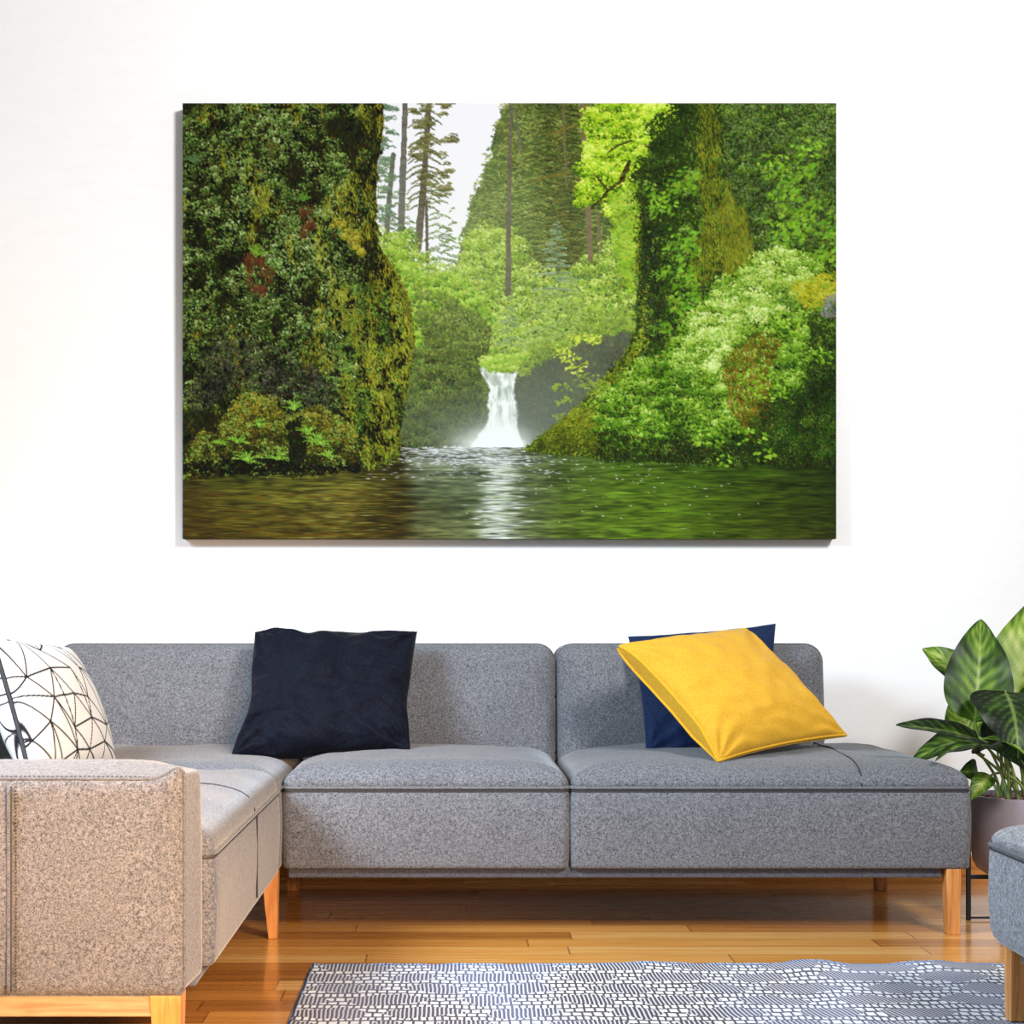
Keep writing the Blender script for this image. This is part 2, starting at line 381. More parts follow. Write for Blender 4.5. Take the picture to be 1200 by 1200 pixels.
    # --- water
    wat = P.poly(T([(200, 540), (425, 535), (470, 520), (480, 525), (620, 524), (640, 524), (700, 524), (990, 530), (990, 640), (200, 640)]), .8, 10, 71)
    xs = [214, 300, 400, 468, 490, 555, 585, 615, 660, 740, 830, 900, 980]
    c0 = [(24, 28, 8), (38, 46, 12), (52, 52, 13), (38, 36, 10), (112, 118, 96), (104, 112, 90), (150, 158, 136), (94, 104, 74), (66, 82, 38), (58, 84, 20), (48, 76, 14), (36, 58, 10), (30, 46, 14)]
    c1 = [(66, 56, 15), (76, 76, 21), (98, 94, 31), (50, 43, 12), (72, 80, 50), (80, 92, 60), (150, 160, 136), (88, 100, 66), (80, 98, 36), (78, 106, 22), (68, 94, 18), (48, 66, 12), (36, 48, 12)]
    c2 = [(62, 48, 11), (72, 60, 14), (76, 64, 17), (50, 40, 11), (84, 84, 46), (100, 108, 68), (176, 184, 166), (110, 118, 80), (80, 96, 34), (86, 114, 24), (74, 96, 18), (58, 68, 14), (46, 54, 14)]
    t = np.clip((Y-530)/100, 0, 1); wx = X+(P.noise(60, 4, 2, 73)-.5)*26
    col = np.zeros_like(P.img)
    for ch in range(3):
        a = np.interp(wx, xs, [c[ch] for c in c0]); b = np.interp(wx, xs, [c[ch] for c in c1]); c = np.interp(wx, xs, [c_[ch] for c_ in c2])
        col[..., ch] = np.where(t < .5, a+(b-a)*t*2, b+(c-b)*(t*2-1))
    rip = P.noise(34, 3.4, 3, 75)*.6+P.noise(14, 2.2, 2, 76)*.4
    col *= np.clip(.25+1.5*rip, .2, 1.7)[..., None]
    P.fill(wat, (0, 0, 0)); P.img += wat[..., None]*col
    # bright streaks: reflection of the fall, of the mossy boulder and of the bush
    def streaks(n, x0, sx, y0, y1, pal, l, w, al=.8):
        for _ in range(n):
            x = x0+r.randn()*sx; y = r.uniform(y0, y1); c = P.ramp(pal, np.array(r.rand()))
            if not wat[min(P.H-1, max(0, int((y-OY)*P.s))), min(P.W-1, max(0, int((x-OX)*P.s)))]: continue
            P.stamp((x-OX)*P.s, (y-OY)*P.s, r.uniform(*l)*P.s, r.uniform(*w)*P.s, r.randn()*.03, c.astype(np.float32), al)
    streaks(260, 585, 12, 536, 631, [(150, 158, 130), (210, 216, 205), (238, 241, 238)], (4, 14), (.5, 1.0))
    streaks(190, 395, 40, 552, 631, [(96, 92, 24), (130, 126, 46), (166, 158, 84)], (5, 16), (.5, .9), .6)
    streaks(160, 290, 50, 556, 631, [(64, 76, 18), (96, 104, 34), (120, 112, 44)], (5, 16), (.5, .9), .6)
    streaks(160, 330, 90, 575, 631, [(120, 74, 16), (96, 56, 10), (46, 34, 8)], (5, 18), (.5, .9), .6)
    streaks(420, 735, 60, 548, 631, [(54, 78, 12), (92, 124, 26), (120, 148, 46)], (5, 18), (.5, .9), .55)
    streaks(260, 860, 70, 550, 631, [(30, 44, 6), (60, 80, 10), (104, 120, 22)], (5, 18), (.5, .9), .55)
    streaks(300, 680, 150, 550, 631, [(22, 30, 8), (40, 54, 14)], (4, 14), (.4, .8), .6)
    streaks(240, 320, 90, 552, 631, [(18, 18, 4), (34, 30, 8)], (5, 16), (.5, .9), .6)
    streaks(520, 540, 55, 526, 545, [(120, 128, 120), (190, 194, 196), (236, 236, 242)], (1.5, 5), (.4, .8), .85)
    streaks(120, 560, 70, 545, 562, [(140, 146, 136), (226, 228, 232)], (1.5, 5), (.4, .7), .85)
    streaks(60, 700, 70, 540, 575, [(150, 160, 130), (230, 234, 226)], (1, 3.5), (.4, .7), .85)
    streaks(26, 760, 110, 560, 625, [(170, 180, 150), (236, 238, 234)], (.8, 2), (.6, .9), .9)
    streaks(60, 545, 60, 524, 529, [(190, 195, 190), (235, 238, 236)], (3, 9), (.4, .8), .8)
    # --- big mossy cliff on the left
    cliff = P.poly(T([(200, 110), (449, 110), (449, 150), (443, 185), (441, 240), (444, 285), (452, 300), (468, 330), (480, 362), (485, 405), (478, 450), (470, 500), (467, 540), (440, 548), (200, 560)]), 3, 8, 81)
    P.fill(P.soften(cliff, 1), (26, 28, 9))
    big = P.noise(70, 90, 3, 83); md = P.noise(22, 26, 3, 84); sm = P.noise(7, 9, 2, 85)
    lum = big*.35+md*.5+sm*.35-.18
    lum = lum-.22*np.exp(-((X-300)/120)**2-((Y-430)/55)**2)-.12*np.exp(-((X-225)/20)**2)
    edge = np.clip((X-330)/120, 0, 1)
    P.leaves(cliff, 9500, [(12, 14, 4), (29, 33, 9), (55, 60, 15), (86, 90, 23), (120, 120, 33)], lum+.02, (1.8, 4.5), (.7, 1.4), (1.45, .45), .25)
    leafy = cliff & (md+.25*big > .50) & (edge+.25*sm < .95) & (Y < 480)
    P.leaves(leafy, 8500, [(20, 26, 8), (48, 62, 20), (84, 112, 44), (122, 152, 72), (168, 190, 124)], lum+.12, (1.2, 2.5), (.8, 1.5), (.5, 1.0), .34, .92)
    P.clumps(leafy, 520, (4, 10), [(14, 20, 6), (40, 54, 16), (80, 106, 38), (124, 152, 72), (182, 200, 140)], (1.0, 2.1), (.7, 1.3), 20, .75, .2+lum*.75)
    leafr = cliff & (X > 400) & (Y > 330) & (sm > .45)
    P.leaves(leafr, 2300, [(28, 38, 8), (62, 84, 20), (98, 130, 36), (136, 164, 66)], lum+.1, (1.2, 2.6), (.8, 1.5), (.6, .9), .34)
    mossr = cliff & (P.noise(16, 60, 3, 87)+.35*edge > .70)
    P.leaves(mossr, 3800, [(36, 40, 8), (78, 82, 15), (122, 122, 24), (158, 154, 38), (190, 182, 60)], lum+.1, (1.8, 4.6), (.6, 1.2), (1.35, .35), .3)
    rock = P.poly(T([(240, 410), (265, 392), (300, 398), (335, 415), (380, 440), (400, 480), (370, 492), (330, 470), (280, 455), (225, 490), (214, 470)]), 10, 14, 89)
    P.leaves(rock, 1700, [(16, 16, 10), (40, 40, 30), (78, 76, 60), (120, 118, 100)], sm*.6+.1, (1.2, 3.4), (.6, 1.3), (.9, .8), .35)
    P.leaves(cliff & (sm < .36), 1800, [(5, 6, 2), (18, 20, 6)], sm, (1.6, 4.5), (.9, 1.9), (1.3, .6), .4, .8)
    def fern(cx, cy, R, pal, n=16, up=True, a0=-1.57, sp=1.1):
        for _ in range(n):
            a = a0+r.uniform(-sp, sp); L = R*r.uniform(.6, 1)
            for j in range(int(L/1.1)):
                f = j/(L/1.1); x = cx+math.cos(a)*L*f; y = cy+math.sin(a)*L*f+(L*.35*f*f if up else 0)
                P.stamp((x-OX)*P.s, (y-OY)*P.s, 1.9*P.s*(1.1-f), .8*P.s, a+1.2*(1 if j % 2 else -1), P.ramp(pal, np.array(r.rand())).astype(np.float32), .85)
    red = [(52, 26, 12), (92, 44, 22), (118, 66, 40)]
    P.clumps(P.poly(T([(288, 305), (300, 300), (318, 308), (316, 335), (304, 348), (292, 340)]), 4, 7, 83), 22, (3, 6), red, (1.6, 3.4), (.5, .9), 16, 1.2, None, (1.5, .3)); fern(300, 300, 24, [(60, 90, 18), (110, 150, 36), (150, 188, 66)], 20)
    P.clumps(P.poly(T([(350, 245), (366, 245), (366, 272), (356, 280), (352, 262)]), 3, 7, 84), 12, (3, 5), red, (1.6, 3.2), (.5, .9), 14, 1.2, None, (1.5, .3)); fern(356, 235, 18, [(60, 100, 24), (110, 160, 50)], 12)
    fern(318, 165, 26, [(58, 66, 20), (96, 110, 40), (70, 44, 20)], 14, False, 1.2, .6); fern(228, 190, 22, [(60, 90, 50), (96, 130, 76)], 10)
    for pts, a, b in (([(393, 262), (408, 268), (420, 285), (428, 300)], 4, 2), ([(452, 300), (466, 322), (478, 350), (484, 400), (480, 430)], 3, 3)):
        P.line(T(pts), a, b, (112, 108, 28), 24, 4)
    P.clumps(P.poly(T([(388, 262), (402, 258), (418, 272), (430, 298), (420, 300), (405, 280)]), 3, 6, 82), 26, (3, 6), [(60, 58, 10), (120, 116, 26), (172, 164, 48), (196, 186, 70)], (1, 2.2), (.6, 1.1), 20, .7)
    # --- boulder with ferns at the water's edge
    bl = P.poly(T([(214, 548), (220, 525), (236, 508), (252, 512), (262, 485), (292, 460), (312, 462), (340, 488), (365, 474), (398, 488), (418, 520), (426, 549), (380, 556), (300, 556), (214, 560)]), 4, 9, 91)
    P.fill(P.soften(bl, 1), (34, 34, 8))
    sh = np.clip((545-Y)/70, 0, 1)
    P.leaves(bl, 4200, [(18, 20, 5), (52, 52, 12), (96, 92, 22), (140, 130, 36), (178, 164, 66)], md*.4+sm*.45+sh*.4-.25, (1.4, 3.4), (.7, 1.3), (.9, .8), .28)
    P.clumps(bl, 130, (5, 11), [(16, 18, 4), (50, 52, 12), (98, 98, 22), (142, 136, 36), (182, 172, 70)], (1, 2.4), (.6, 1.1), 24, .7, .12+sh*.4)
    P.leaves(bl & (sm > .5), 900, [(54, 78, 18), (96, 128, 40), (140, 168, 78)], sm, (1.2, 2.4), (.8, 1.4), (.4, 1), .4)
    P.leaves(P.poly(T([(214, 545), (300, 538), (345, 530), (352, 548), (426, 546), (420, 553), (214, 556)]), 5, 8, 93), 420, [(6, 7, 2), (16, 18, 5)], sm, (2, 4), (1, 2), (0, .6), .4)
    P.leaves(P.poly(T([(336, 500), (352, 490), (360, 540), (340, 545)]), 4, 8, 95), 260, [(10, 14, 3), (24, 30, 8)], sm, (2, 4), (1, 2), (1.4, .5), .4)
    gp = [(52, 92, 14), (92, 142, 30), (134, 182, 56), (166, 204, 96)]
    for cx, cy, R, n in ((372, 520, 26, 18), (360, 508, 20, 14), (290, 540, 22, 16), (278, 518, 18, 12), (325, 538, 20, 14), (345, 480, 22, 12), (258, 520, 14, 10), (385, 535, 16, 12), (305, 500, 16, 10)):
        fern(cx, cy, R, gp, n, True, -1.4, 1.5)
    # --- right wall
    rw = P.poly(T([(735, 110), (736, 190), (741, 260), (748, 330), (745, 380), (736, 410), (716, 432), (700, 455), (680, 475), (655, 495), (632, 512), (614, 528), (640, 532), (700, 537), (760, 540), (850, 544), (990, 546), (990, 110)]), 3, 8, 101)
    P.fill(P.soften(rw, 1), (38, 54, 12))
    big = P.noise(60, 70, 3, 103); md = P.noise(20, 20, 3, 104); sm = P.noise(7, 8, 2, 105)
    lum = big*.35+md*.5+sm*.35-.14
    lum = lum-.2*np.exp(-((X-765)/26)**2-((Y-260)/150)**2)-.16*np.exp(-((X-955)/40)**2-((Y-480)/60)**2)-.15*np.exp(-((X-800)/30)**2-((Y-190)/50)**2)
    P.leaves(rw, 11000, [(16, 26, 5), (38, 58, 12), (68, 98, 22), (102, 138, 38), (140, 172, 72)], lum+.02, (1.4, 3.2), (.8, 1.6), (.7, .8), .28)
    P.leaves(rw & (X > 850) & (Y < 290), 3200, [(30, 44, 18), (62, 82, 36), (92, 116, 58), (122, 146, 84)], lum+.12, (1.2, 2.6), (.8, 1.5), (.9, .7), .3)
    P.clumps(rw & ((X > 850) | (Y > 180)), 480, (5, 11), [(14, 24, 5), (40, 60, 14), (74, 104, 26), (110, 144, 44), (150, 178, 84)], (1.0, 2.2), (.7, 1.3), 22, .75, .1+lum*.75)
    for pts in ([(832, 112), (845, 160), (842, 220), (852, 290), (830, 330), (800, 335), (822, 260), (818, 200), (815, 112)], [(850, 215), (880, 260), (880, 310), (850, 330), (845, 250)]):
        m = P.poly(T(pts), 7, 12, 107)
        P.leaves(m, 1100, [(54, 62, 10), (92, 102, 18), (128, 134, 28), (156, 160, 46)], md*.6+sm*.3, (2, 4.6), (.6, 1.2), (1.4, .3), .3)
    big_l = rw & (md > .5) & ((X > 895) & (Y > 170) & (Y < 310) | (X > 760) & (X < 820) & (Y > 200) & (Y < 390))
    P.leaves(big_l, 700, [(58, 92, 14), (94, 142, 26), (138, 184, 50)], md*.6+.2, (2.6, 4.6), (1.4, 2.4), (2.6, .5), .35)
    sl = P.poly(T([(741, 235), (752, 240), (752, 380), (742, 402), (728, 420), (690, 462), (640, 508), (615, 528), (700, 535), (735, 440), (762, 400), (758, 330), (745, 320)]), 3, 8, 109)
    P.leaves(sl, 1500, [(60, 74, 10), (104, 122, 18), (148, 160, 34), (184, 190, 70)], md*.5+sm*.4, (1.6, 3.6), (.7, 1.3), (2.2, .5), .35)
    P.leaves(P.poly(T([(752, 250), (766, 260), (775, 400), (756, 402), (750, 330)]), 3, 8, 110), 500, [(10, 16, 6), (28, 40, 14), (60, 76, 40)], sm, (1.2, 2.6), (.8, 1.6), (1, .6), .3)
    mt = P.poly(T([(614, 527), (640, 507), (668, 484), (700, 470), (706, 534), (640, 531)]), 3, 7, 111)
    P.leaves(mt, 1100, [(26, 32, 6), (70, 80, 12), (122, 132, 24), (166, 170, 54)], np.clip((530-Y)/50, 0, 1)*.6+sm*.35-.08, (1.4, 3.4), (.7, 1.3), (2.4, .5), .3)
    # pale leafy bush
    bush = P.poly(T([(700, 480), (712, 455), (745, 430), (790, 402), (815, 365), (850, 328), (890, 296), (925, 288), (955, 310), (975, 330), (970, 360), (940, 370), (950, 420), (930, 470), (900, 450), (870, 500), (840, 540), (800, 500), (760, 530), (715, 535), (700, 520)]), 8, 14, 121)
    lb = P.noise(26, 18, 3, 123)*.8+P.noise(10, 8, 2, 124)*.35-.1-.22*np.clip((Y-455)/80, 0, 1)
    P.leaves(bush, 9500, [(20, 34, 5), (52, 84, 12), (92, 134, 24), (136, 176, 46), (178, 206, 100)], lb*1.35-.12, (1.5, 3.1), (.9, 1.6), (.2, .9), .3)
    P.clumps(bush, 560, (6, 14), [(16, 30, 4), (50, 82, 12), (94, 138, 26), (142, 182, 54), (190, 214, 116)], (1.2, 2.6), (.7, 1.3), 30, .6, .12+lb*.75)
    hi = P.poly(T([(800, 390), (840, 345), (890, 298), (925, 290), (950, 325), (930, 365), (880, 380), (840, 430), (790, 450)]), 8, 14, 125)
    P.leaves(hi, 2400, [(56, 84, 16), (108, 146, 36), (156, 190, 76), (204, 222, 144)], lb*1.3-.1, (1.4, 2.8), (.8, 1.4), (.2, .8), .35)
    P.clumps(hi, 120, (6, 13), [(58, 90, 16), (116, 156, 40), (170, 202, 84), (216, 232, 156)], (1.1, 2.3), (.7, 1.2), 30, .6, .3+lb*.7)
    br = P.poly(T([(850, 420), (890, 388), (915, 400), (900, 440), (905, 500), (880, 520), (850, 470)]), 8, 12, 127)
    P.leaves(br, 1100, [(50, 36, 6), (92, 70, 12), (130, 98, 22), (150, 124, 34)], sm*.7+.1, (1.8, 4), (.6, 1.2), (1.4, .4), .3, .75)
    mo = P.poly(T([(925, 335), (980, 318), (985, 350), (945, 362)]), 4, 8, 129)
    P.leaves(mo, 600, [(104, 118, 12), (156, 160, 20), (196, 190, 50)], sm, (1.6, 3.4), (.8, 1.3), (.3, .5), .4)
    P.leaves(P.poly(T([(966, 352), (985, 342), (985, 372), (962, 370)]), 2, 6, 130), 120, [(70, 76, 66), (120, 122, 116), (150, 150, 146)], sm, (1.5, 3), (.8, 1.4), (.4, .5), .4)
    dr = P.poly(T([(905, 470), (985, 430), (985, 545), (850, 544), (870, 510)]), 6, 12, 131)
    P.leaves(dr, 2600, [(10, 18, 4), (26, 44, 8), (52, 82, 16), (90, 126, 32)], md*.5+sm*.4-.1, (1.2, 2.6), (.8, 1.5), (.4, .9), .28)
    P.leaves(P.poly(T([(700, 505), (760, 512), (850, 525), (990, 540), (990, 548), (700, 541)]), 3, 8, 133), 1000, [(12, 16, 4), (34, 40, 10), (70, 70, 20)], sm*.8, (1.4, 3.4), (.7, 1.3), (1.4, .5), .3)
    for cx, cy, R, n in ((905, 455, 26, 26), (885, 445, 20, 16), (830, 515, 20, 18), (878, 512, 20, 20), (895, 533, 14, 14), (850, 540, 12, 10), (930, 385, 22, 18), (915, 375, 16, 12), (965, 420, 18, 14), (905, 188, 18, 14), (945, 175, 18, 14), (780, 235, 18, 12), (915, 265, 20, 14)):
        for _ in range(n):
            a = r.uniform(0, 6.28); q = R*math.sqrt(r.rand())
            c = P.ramp([(88, 136, 16), (128, 178, 34), (168, 208, 70)], np.array(r.rand()))
            P.stamp((cx-OX+math.cos(a)*q)*P.s, (cy-OY+math.sin(a)*q*.6)*P.s, r.uniform(2.2, 4)*P.s, r.uniform(1.1, 1.9)*P.s, .5*math.cos(a)+1.2*(r.rand() < .4), c.astype(np.float32), .92)
    # overhanging maple, top
    mp = P.poly(T([(678, 238), (684, 200), (690, 165), (682, 135), (712, 110), (800, 110), (790, 140), (755, 170), (740, 200), (735, 240), (715, 250), (700, 232)]), 10, 14, 141)
    lm = P.noise(20, 16, 3, 143)*.8+P.noise(6, 6, 2, 144)*.4-.12
    P.leaves(mp, 4200, [(58, 92, 12), (104, 150, 22), (148, 190, 40), (184, 214, 74), (206, 226, 120)], lm+.08, (1.5, 3.1), (.9, 1.7), (.1, .8), .3)
    P.clumps(mp, 260, (6, 13), [(46, 76, 8), (108, 150, 18), (160, 200, 32), (198, 224, 66), (222, 236, 120)], (1.2, 2.6), (.8, 1.5), 24, .55, lm*1.1-.1)
    P.leaves(P.poly(T([(715, 232), (745, 215), (745, 340), (735, 345), (722, 300)]), 6, 12, 146), 900, [(84, 120, 20), (132, 172, 36), (176, 204, 74)], lm, (1.5, 3), (.9, 1.6), (.2, .8), .35)
    P.leaves(P.poly(T([(755, 150), (790, 121), (812, 121), (800, 165), (770, 190)]), 6, 10, 147), 500, [(10, 20, 4), (26, 44, 8), (54, 84, 20)], lm, (1.5, 3), (.9, 1.7), (.5, .8), .3)
    P.line(T([(738, 190), (728, 212), (714, 222), (703, 235), (692, 246)]), 4.5, 2.2, (58, 54, 12), 22, 2.5)
    P.line(T([(712, 222), (704, 214), (700, 208)]), 3, 2, (60, 56, 12)); P.line(T([(740, 165), (722, 172), (712, 180)]), 3, 2, (66, 62, 14))
    P.line(T([(640, 160), (662, 152), (676, 146)]), 2, 3, (116, 104, 36)); P.line(T([(622, 212), (650, 206), (668, 203)]), 2, 3, (116, 108, 40))
    # yellow sapling over the pool
    P.line(T([(700, 470), (690, 458), (680, 435), (676, 420)]), 2, 1.4, (70, 60, 22)); P.line(T([(710, 468), (694, 478), (684, 484)]), 2, 1.4, (60, 52, 20))
    for cx, cy, R, n in ((680, 398, 14, 22), (660, 412, 16, 26), (696, 398, 12, 16), (672, 428, 18, 26), (660, 455, 12, 14), (688, 446, 18, 24), (662, 470, 12, 12), (700, 455, 18, 26), (655, 488, 8, 6)):
        for _ in range(int(n*1.7)):
            a = r.uniform(0, 6.28); q = R*math.sqrt(r.rand()); low = cy > 440
            c = P.ramp([(112, 140, 40), (158, 184, 70)] if low else [(142, 176, 30), (196, 214, 66), (216, 226, 110)], np.array(r.rand()))
            P.stamp((cx-OX+math.cos(a)*q)*P.s, (cy-OY+math.sin(a)*q*.55)*P.s, r.uniform(1.6, 3)*P.s, r.uniform(.8, 1.4)*P.s, -.3+r.randn()*.5, c.astype(np.float32), .92)
    return np.clip(P.img, 0, 255)/255.
# ---------------------------------------------------------------- materials of the room
M = {}
SOFA_D, SOFA_L = (.046, .047, .054), (.255, .253, .265)
M['sofa'] = fabric('grey_felt_fabric', SOFA_D, SOFA_L, 330, .5, .003, 16)
M['sofa_seam'] = fabric('grey_felt_piping', (.07, .07, .08), (.20, .20, .21), 330, .3)
M['stitch'] = plain('dark_thread', (.045, .042, .045), .9)
M['plinth'] = fabric('slate_fabric', (.055, .06, .085), (.16, .17, .215), 330, .4)
M['stool'] = fabric('grey_melange_fabric', (.11, .115, .13), (.46, .465, .49), 210, .5)
def wood(name, cols, sc, rough=.45):
    m, nt, b = new_mat(name); g = mapping(nt, worldpos(nt), sc)
    f = noise_n(nt, g, 1, 4, .6, .8); nt.links.new(ramp_n(nt, f, [(.3, cols[0]), (.5, cols[1]), (.72, cols[2])]), b.inputs['Base Color'])
    b.inputs['Roughness'].default_value = rough; return m
M['leg'] = wood('oiled_beech', [srgb(170, 102, 46), srgb(200, 132, 68), srgb(220, 162, 98)], (90, 90, 6))
M['rail'] = wood('oiled_beech_rail', [srgb(152, 112, 76), srgb(172, 134, 96), srgb(186, 150, 114)], (6, 60, 90))
# wall: white plaster with faint trowel marks
m, nt, b = new_mat('white_plaster'); g = worldpos(nt)
f = noise_n(nt, mapping(nt, g, (9, 1, 30)), 1, 4, .6)
nt.links.new(ramp_n(nt, f, [(.3, (.885, .882, .875)), (.6, (.905, .902, .895))]), b.inputs['Base Color'])
b.inputs['Roughness'].default_value = .8; b.inputs['Specular IOR Level'].default_value = .2
bump_n(nt, math_n(nt, 'ADD', noise_n(nt, g, 26, 4, .6), math_n(nt, 'MULTIPLY', noise_n(nt, g, 120, 2), .3)), .06, .01, b); M['wall'] = m
# floor: glossy oak strips laid along the wall
m, nt, b = new_mat('oak_strip_floor'); g = worldpos(nt)
sep = nd(nt, 'ShaderNodeSeparateXYZ'); nt.links.new(g, sep.inputs[0])
row = math_n(nt, 'FLOOR', math_n(nt, 'DIVIDE', sep.outputs[1], .092))
wn = nd(nt, 'ShaderNodeTexWhiteNoise', noise_dimensions='1D'); nt.links.new(row, wn.inputs['W'])
xs = math_n(nt, 'DIVIDE', math_n(nt, 'ADD', sep.outputs[0], math_n(nt, 'MULTIPLY', wn.outputs['Value'], 7.3)), .86)
cmb = nd(nt, 'ShaderNodeCombineXYZ'); nt.links.new(math_n(nt, 'FLOOR', xs), cmb.inputs[0]); nt.links.new(row, cmb.inputs[1])
wn2 = nd(nt, 'ShaderNodeTexWhiteNoise', noise_dimensions='2D'); nt.links.new(cmb.outputs[0], wn2.inputs['Vector'])
off = nd(nt, 'ShaderNodeVectorMath', operation='MULTIPLY_ADD'); nt.links.new(wn2.outputs['Color'], off.inputs[0]); off.inputs[1].default_value = (9, 9, 9); nt.links.new(g, off.inputs[2])
grain = noise_n(nt, mapping(nt, off.outputs[0], (2.2, 46, 1)), 1, 5, .62, .5)
tone = math_n(nt, 'ADD', math_n(nt, 'MULTIPLY', wn2.outputs['Value'], .55), math_n(nt, 'MULTIPLY', grain, .6))
c = ramp_n(nt, tone, [(.15, srgb(140, 80, 28)), (.42, srgb(192, 120, 48)), (.72, srgb(220, 150, 70)), (.98, srgb(236, 186, 116))])
fy = math_n(nt, 'FRACT', math_n(nt, 'DIVIDE', sep.outputs[1], .092)); fx = math_n(nt, 'FRACT', xs)
gap = math_n(nt, 'MAXIMUM', math_n(nt, 'LESS_THAN', fy, .022), math_n(nt, 'LESS_THAN', fx, .004))
nt.links.new(mix_n(nt, math_n(nt, 'MULTIPLY', gap, .7), c, srgb(70, 36, 12)), b.inputs['Base Color'])
nt.links.new(math_n(nt, 'ADD', .2, math_n(nt, 'MULTIPLY', grain, .16)), b.inputs['Roughness']); b.inputs['Specular IOR Level'].default_value = .6
b.inputs['Coat Weight'].default_value = .6; b.inputs['Coat Roughness'].default_value = .09
bump_n(nt, math_n(nt, 'SUBTRACT', math_n(nt, 'MULTIPLY', grain, .15), gap), .12, .002, b); M['floor'] = m
M['skirting'] = wood('oak_skirting', [srgb(176, 104, 38), srgb(204, 132, 54), srgb(222, 156, 80)], (6, 40, 80), .4)
# ---------------------------------------------------------------- the room
YW = 4.95
o = build('wall_back', box(-4.2, 4.2, YW, YW+.12, 0, 3.4, 0), M['wall'], None, False); o['kind'] = 'structure'
o = build('floor', box(-4.2, 4.2, -1.2, YW+.12, -.06, 0, 0), M['floor'], None, False); o['kind'] = 'structure'
o = build('baseboard_back', box(-4.2, 4.2, YW-.016, YW, 0, .065, .004), M['skirting'], None, False); o['kind'] = 'structure'
# ---------------------------------------------------------------- canvas print
CY = YW-.052
cx0, cx1 = (214-PX)*CY/FPX, (980-PX)*CY/FPX; cz1, cz0 = CAM_Z+(PY-121)*CY/FPX, CAM_Z+(PY-631.5)*CY/FPX
art = paint_gorge(); ah, aw = art.shape[:2]
t = thing('canvas_print', 'large frameless canvas print of a waterfall in a mossy gorge, hung on the white wall', 'wall picture', ((cx0+cx1)/2, YW, cz0))
P = np.zeros((ah, aw, 3)); P[..., 0] = np.linspace(cx0, cx1, aw)[None, :]; P[..., 1] = CY; P[..., 2] = np.linspace(cz1, cz0, ah)[:, None]
me = grid_mesh('printed_face', P); set_print(me, art.reshape(-1, 3))
M['print'], nt, b = attr_mat('canvas_print_ink', .75, .08)
ART = nt
bc = b.inputs['Base Color'].links[0].from_socket
PRINT_GAIN = .80
nt.links.new(mix_n(nt, 1.0, bc, (PRINT_GAIN,)*3, 'MULTIPLY'), b.inputs['Base Color'])
o = link('printed_face', me, M['print'], t, False)
M['canvas_side'] = plain('canvas_edge', srgb(60, 66, 40), .8, 0, .1)
build('stretcher_frame', box(cx0, cx1, CY+.0015, YW-.0005, cz0, cz1, .0012, 1), M['canvas_side'], t, False)
# ---------------------------------------------------------------- corner sofa
SX0, SX1, SYF, SYB = -.432, 1.312, 4.0, 4.76
sofa = thing('corner_sofa', 'large grey felt corner sofa with tapered wooden legs, standing along the white wall', 'sofa', (.0, 4.4, 0))
ZB, ZS, ZT = .168, .372, .437     # underside, edge seam and top of the seat upholstery
def seat_n(u, v): return .006*mnoise.noise((u*5, v*5, 3.1))+.0025*mnoise.noise((u*17, v*9, 1))
def seat(x0, x1, y0, y1, w=.13, crown=.012, rc=.022):
    hx, hy = (x1-x0)/2, (y1-y0)/2; cx, cy = (x0+x1)/2, (y0+y1)/2; m = min(hx, hy)*.98
    prof = [(.012, ZB), (.004, ZB+.001), (.001, ZB+.004), (0, ZB+.012), (-.004, ZB+.08), (-.005, ZS-.07), (-.002, ZS-.016), (.003, ZS-.004), (.005, ZS), (.002, ZS+.004)]
    prof += [(a+.0005, z) for a, z in dome(m, ZS+.006, w, ZT-ZS-.006, crown)]
    def fn(u, v, h):
        if h > ZS+.01:
            k = (h-ZS)/(ZT-ZS); h += k*seat_n(u, v)
        return (u, v, h)
    o = build('seat_cushion', loft(cx, cy, hx, hy, rc, prof, fn), M['sofa'], sofa)
    bm = bmesh.new(); tube(bm, [(u, v, ZS+.001) for u, v in rring(cx, cy, hx, hy, rc, -.001)], .0042, 8, True)
    build('piping', bm, M['sofa_seam'], o)
    bm = bmesh.new(); tube(bm, [(u, v, ZS-.007) for u, v in rring(cx, cy, hx, hy, rc, -.0008)], .0018, 6, True)
    build('stitching', bm, M['stitch'], o)
    return o
def top_z(d, w=.13, crown=.012):            # height of the seat dome at distance d from its edge
    p = 2.2
    return ZS+.006+(ZT-ZS-.006)*(1-(1-min(d/w, 1))**p)**(1/p)+(crown*math.sin(min(1, max(0, (d-w)/.26))*PI/2) if d > w else 0)
s1 = seat(SX0+.003, .2955, SYF, SYB)
s2 = seat(.2995, SX1, SYF, SYB, .15)
s3 = seat(-1.34, SX0-.003, 3.958, SYB)
s4 = seat(-1.34, SX0, 2.86, 3.952)
bm = bmesh.new(); tube(bm, [(1.035, SYF+d, top_z(d, .15)+min(1, (top_z(d, .15)-ZS)/(ZT-ZS))*seat_n(1.035, SYF+d)+.0004) for d in np.linspace(.0, .62, 40)], .0022, 6); build('cross_seam', bm, M['stitch'], s2)
bm = bmesh.new(); tube(bm, [(SX0-d, 3.47, top_z(d)+min(1, (top_z(d)-ZS)/(ZT-ZS))*seat_n(SX0-d, 3.47)+.0004) for d in np.linspace(.0, .62, 40)], .0022, 6)
tube(bm, [(SX0+.0045, 3.47, z) for z in np.linspace(ZB+.02, ZS, 12)], .0018, 6); build('cross_seam', bm, M['stitch'], s4)
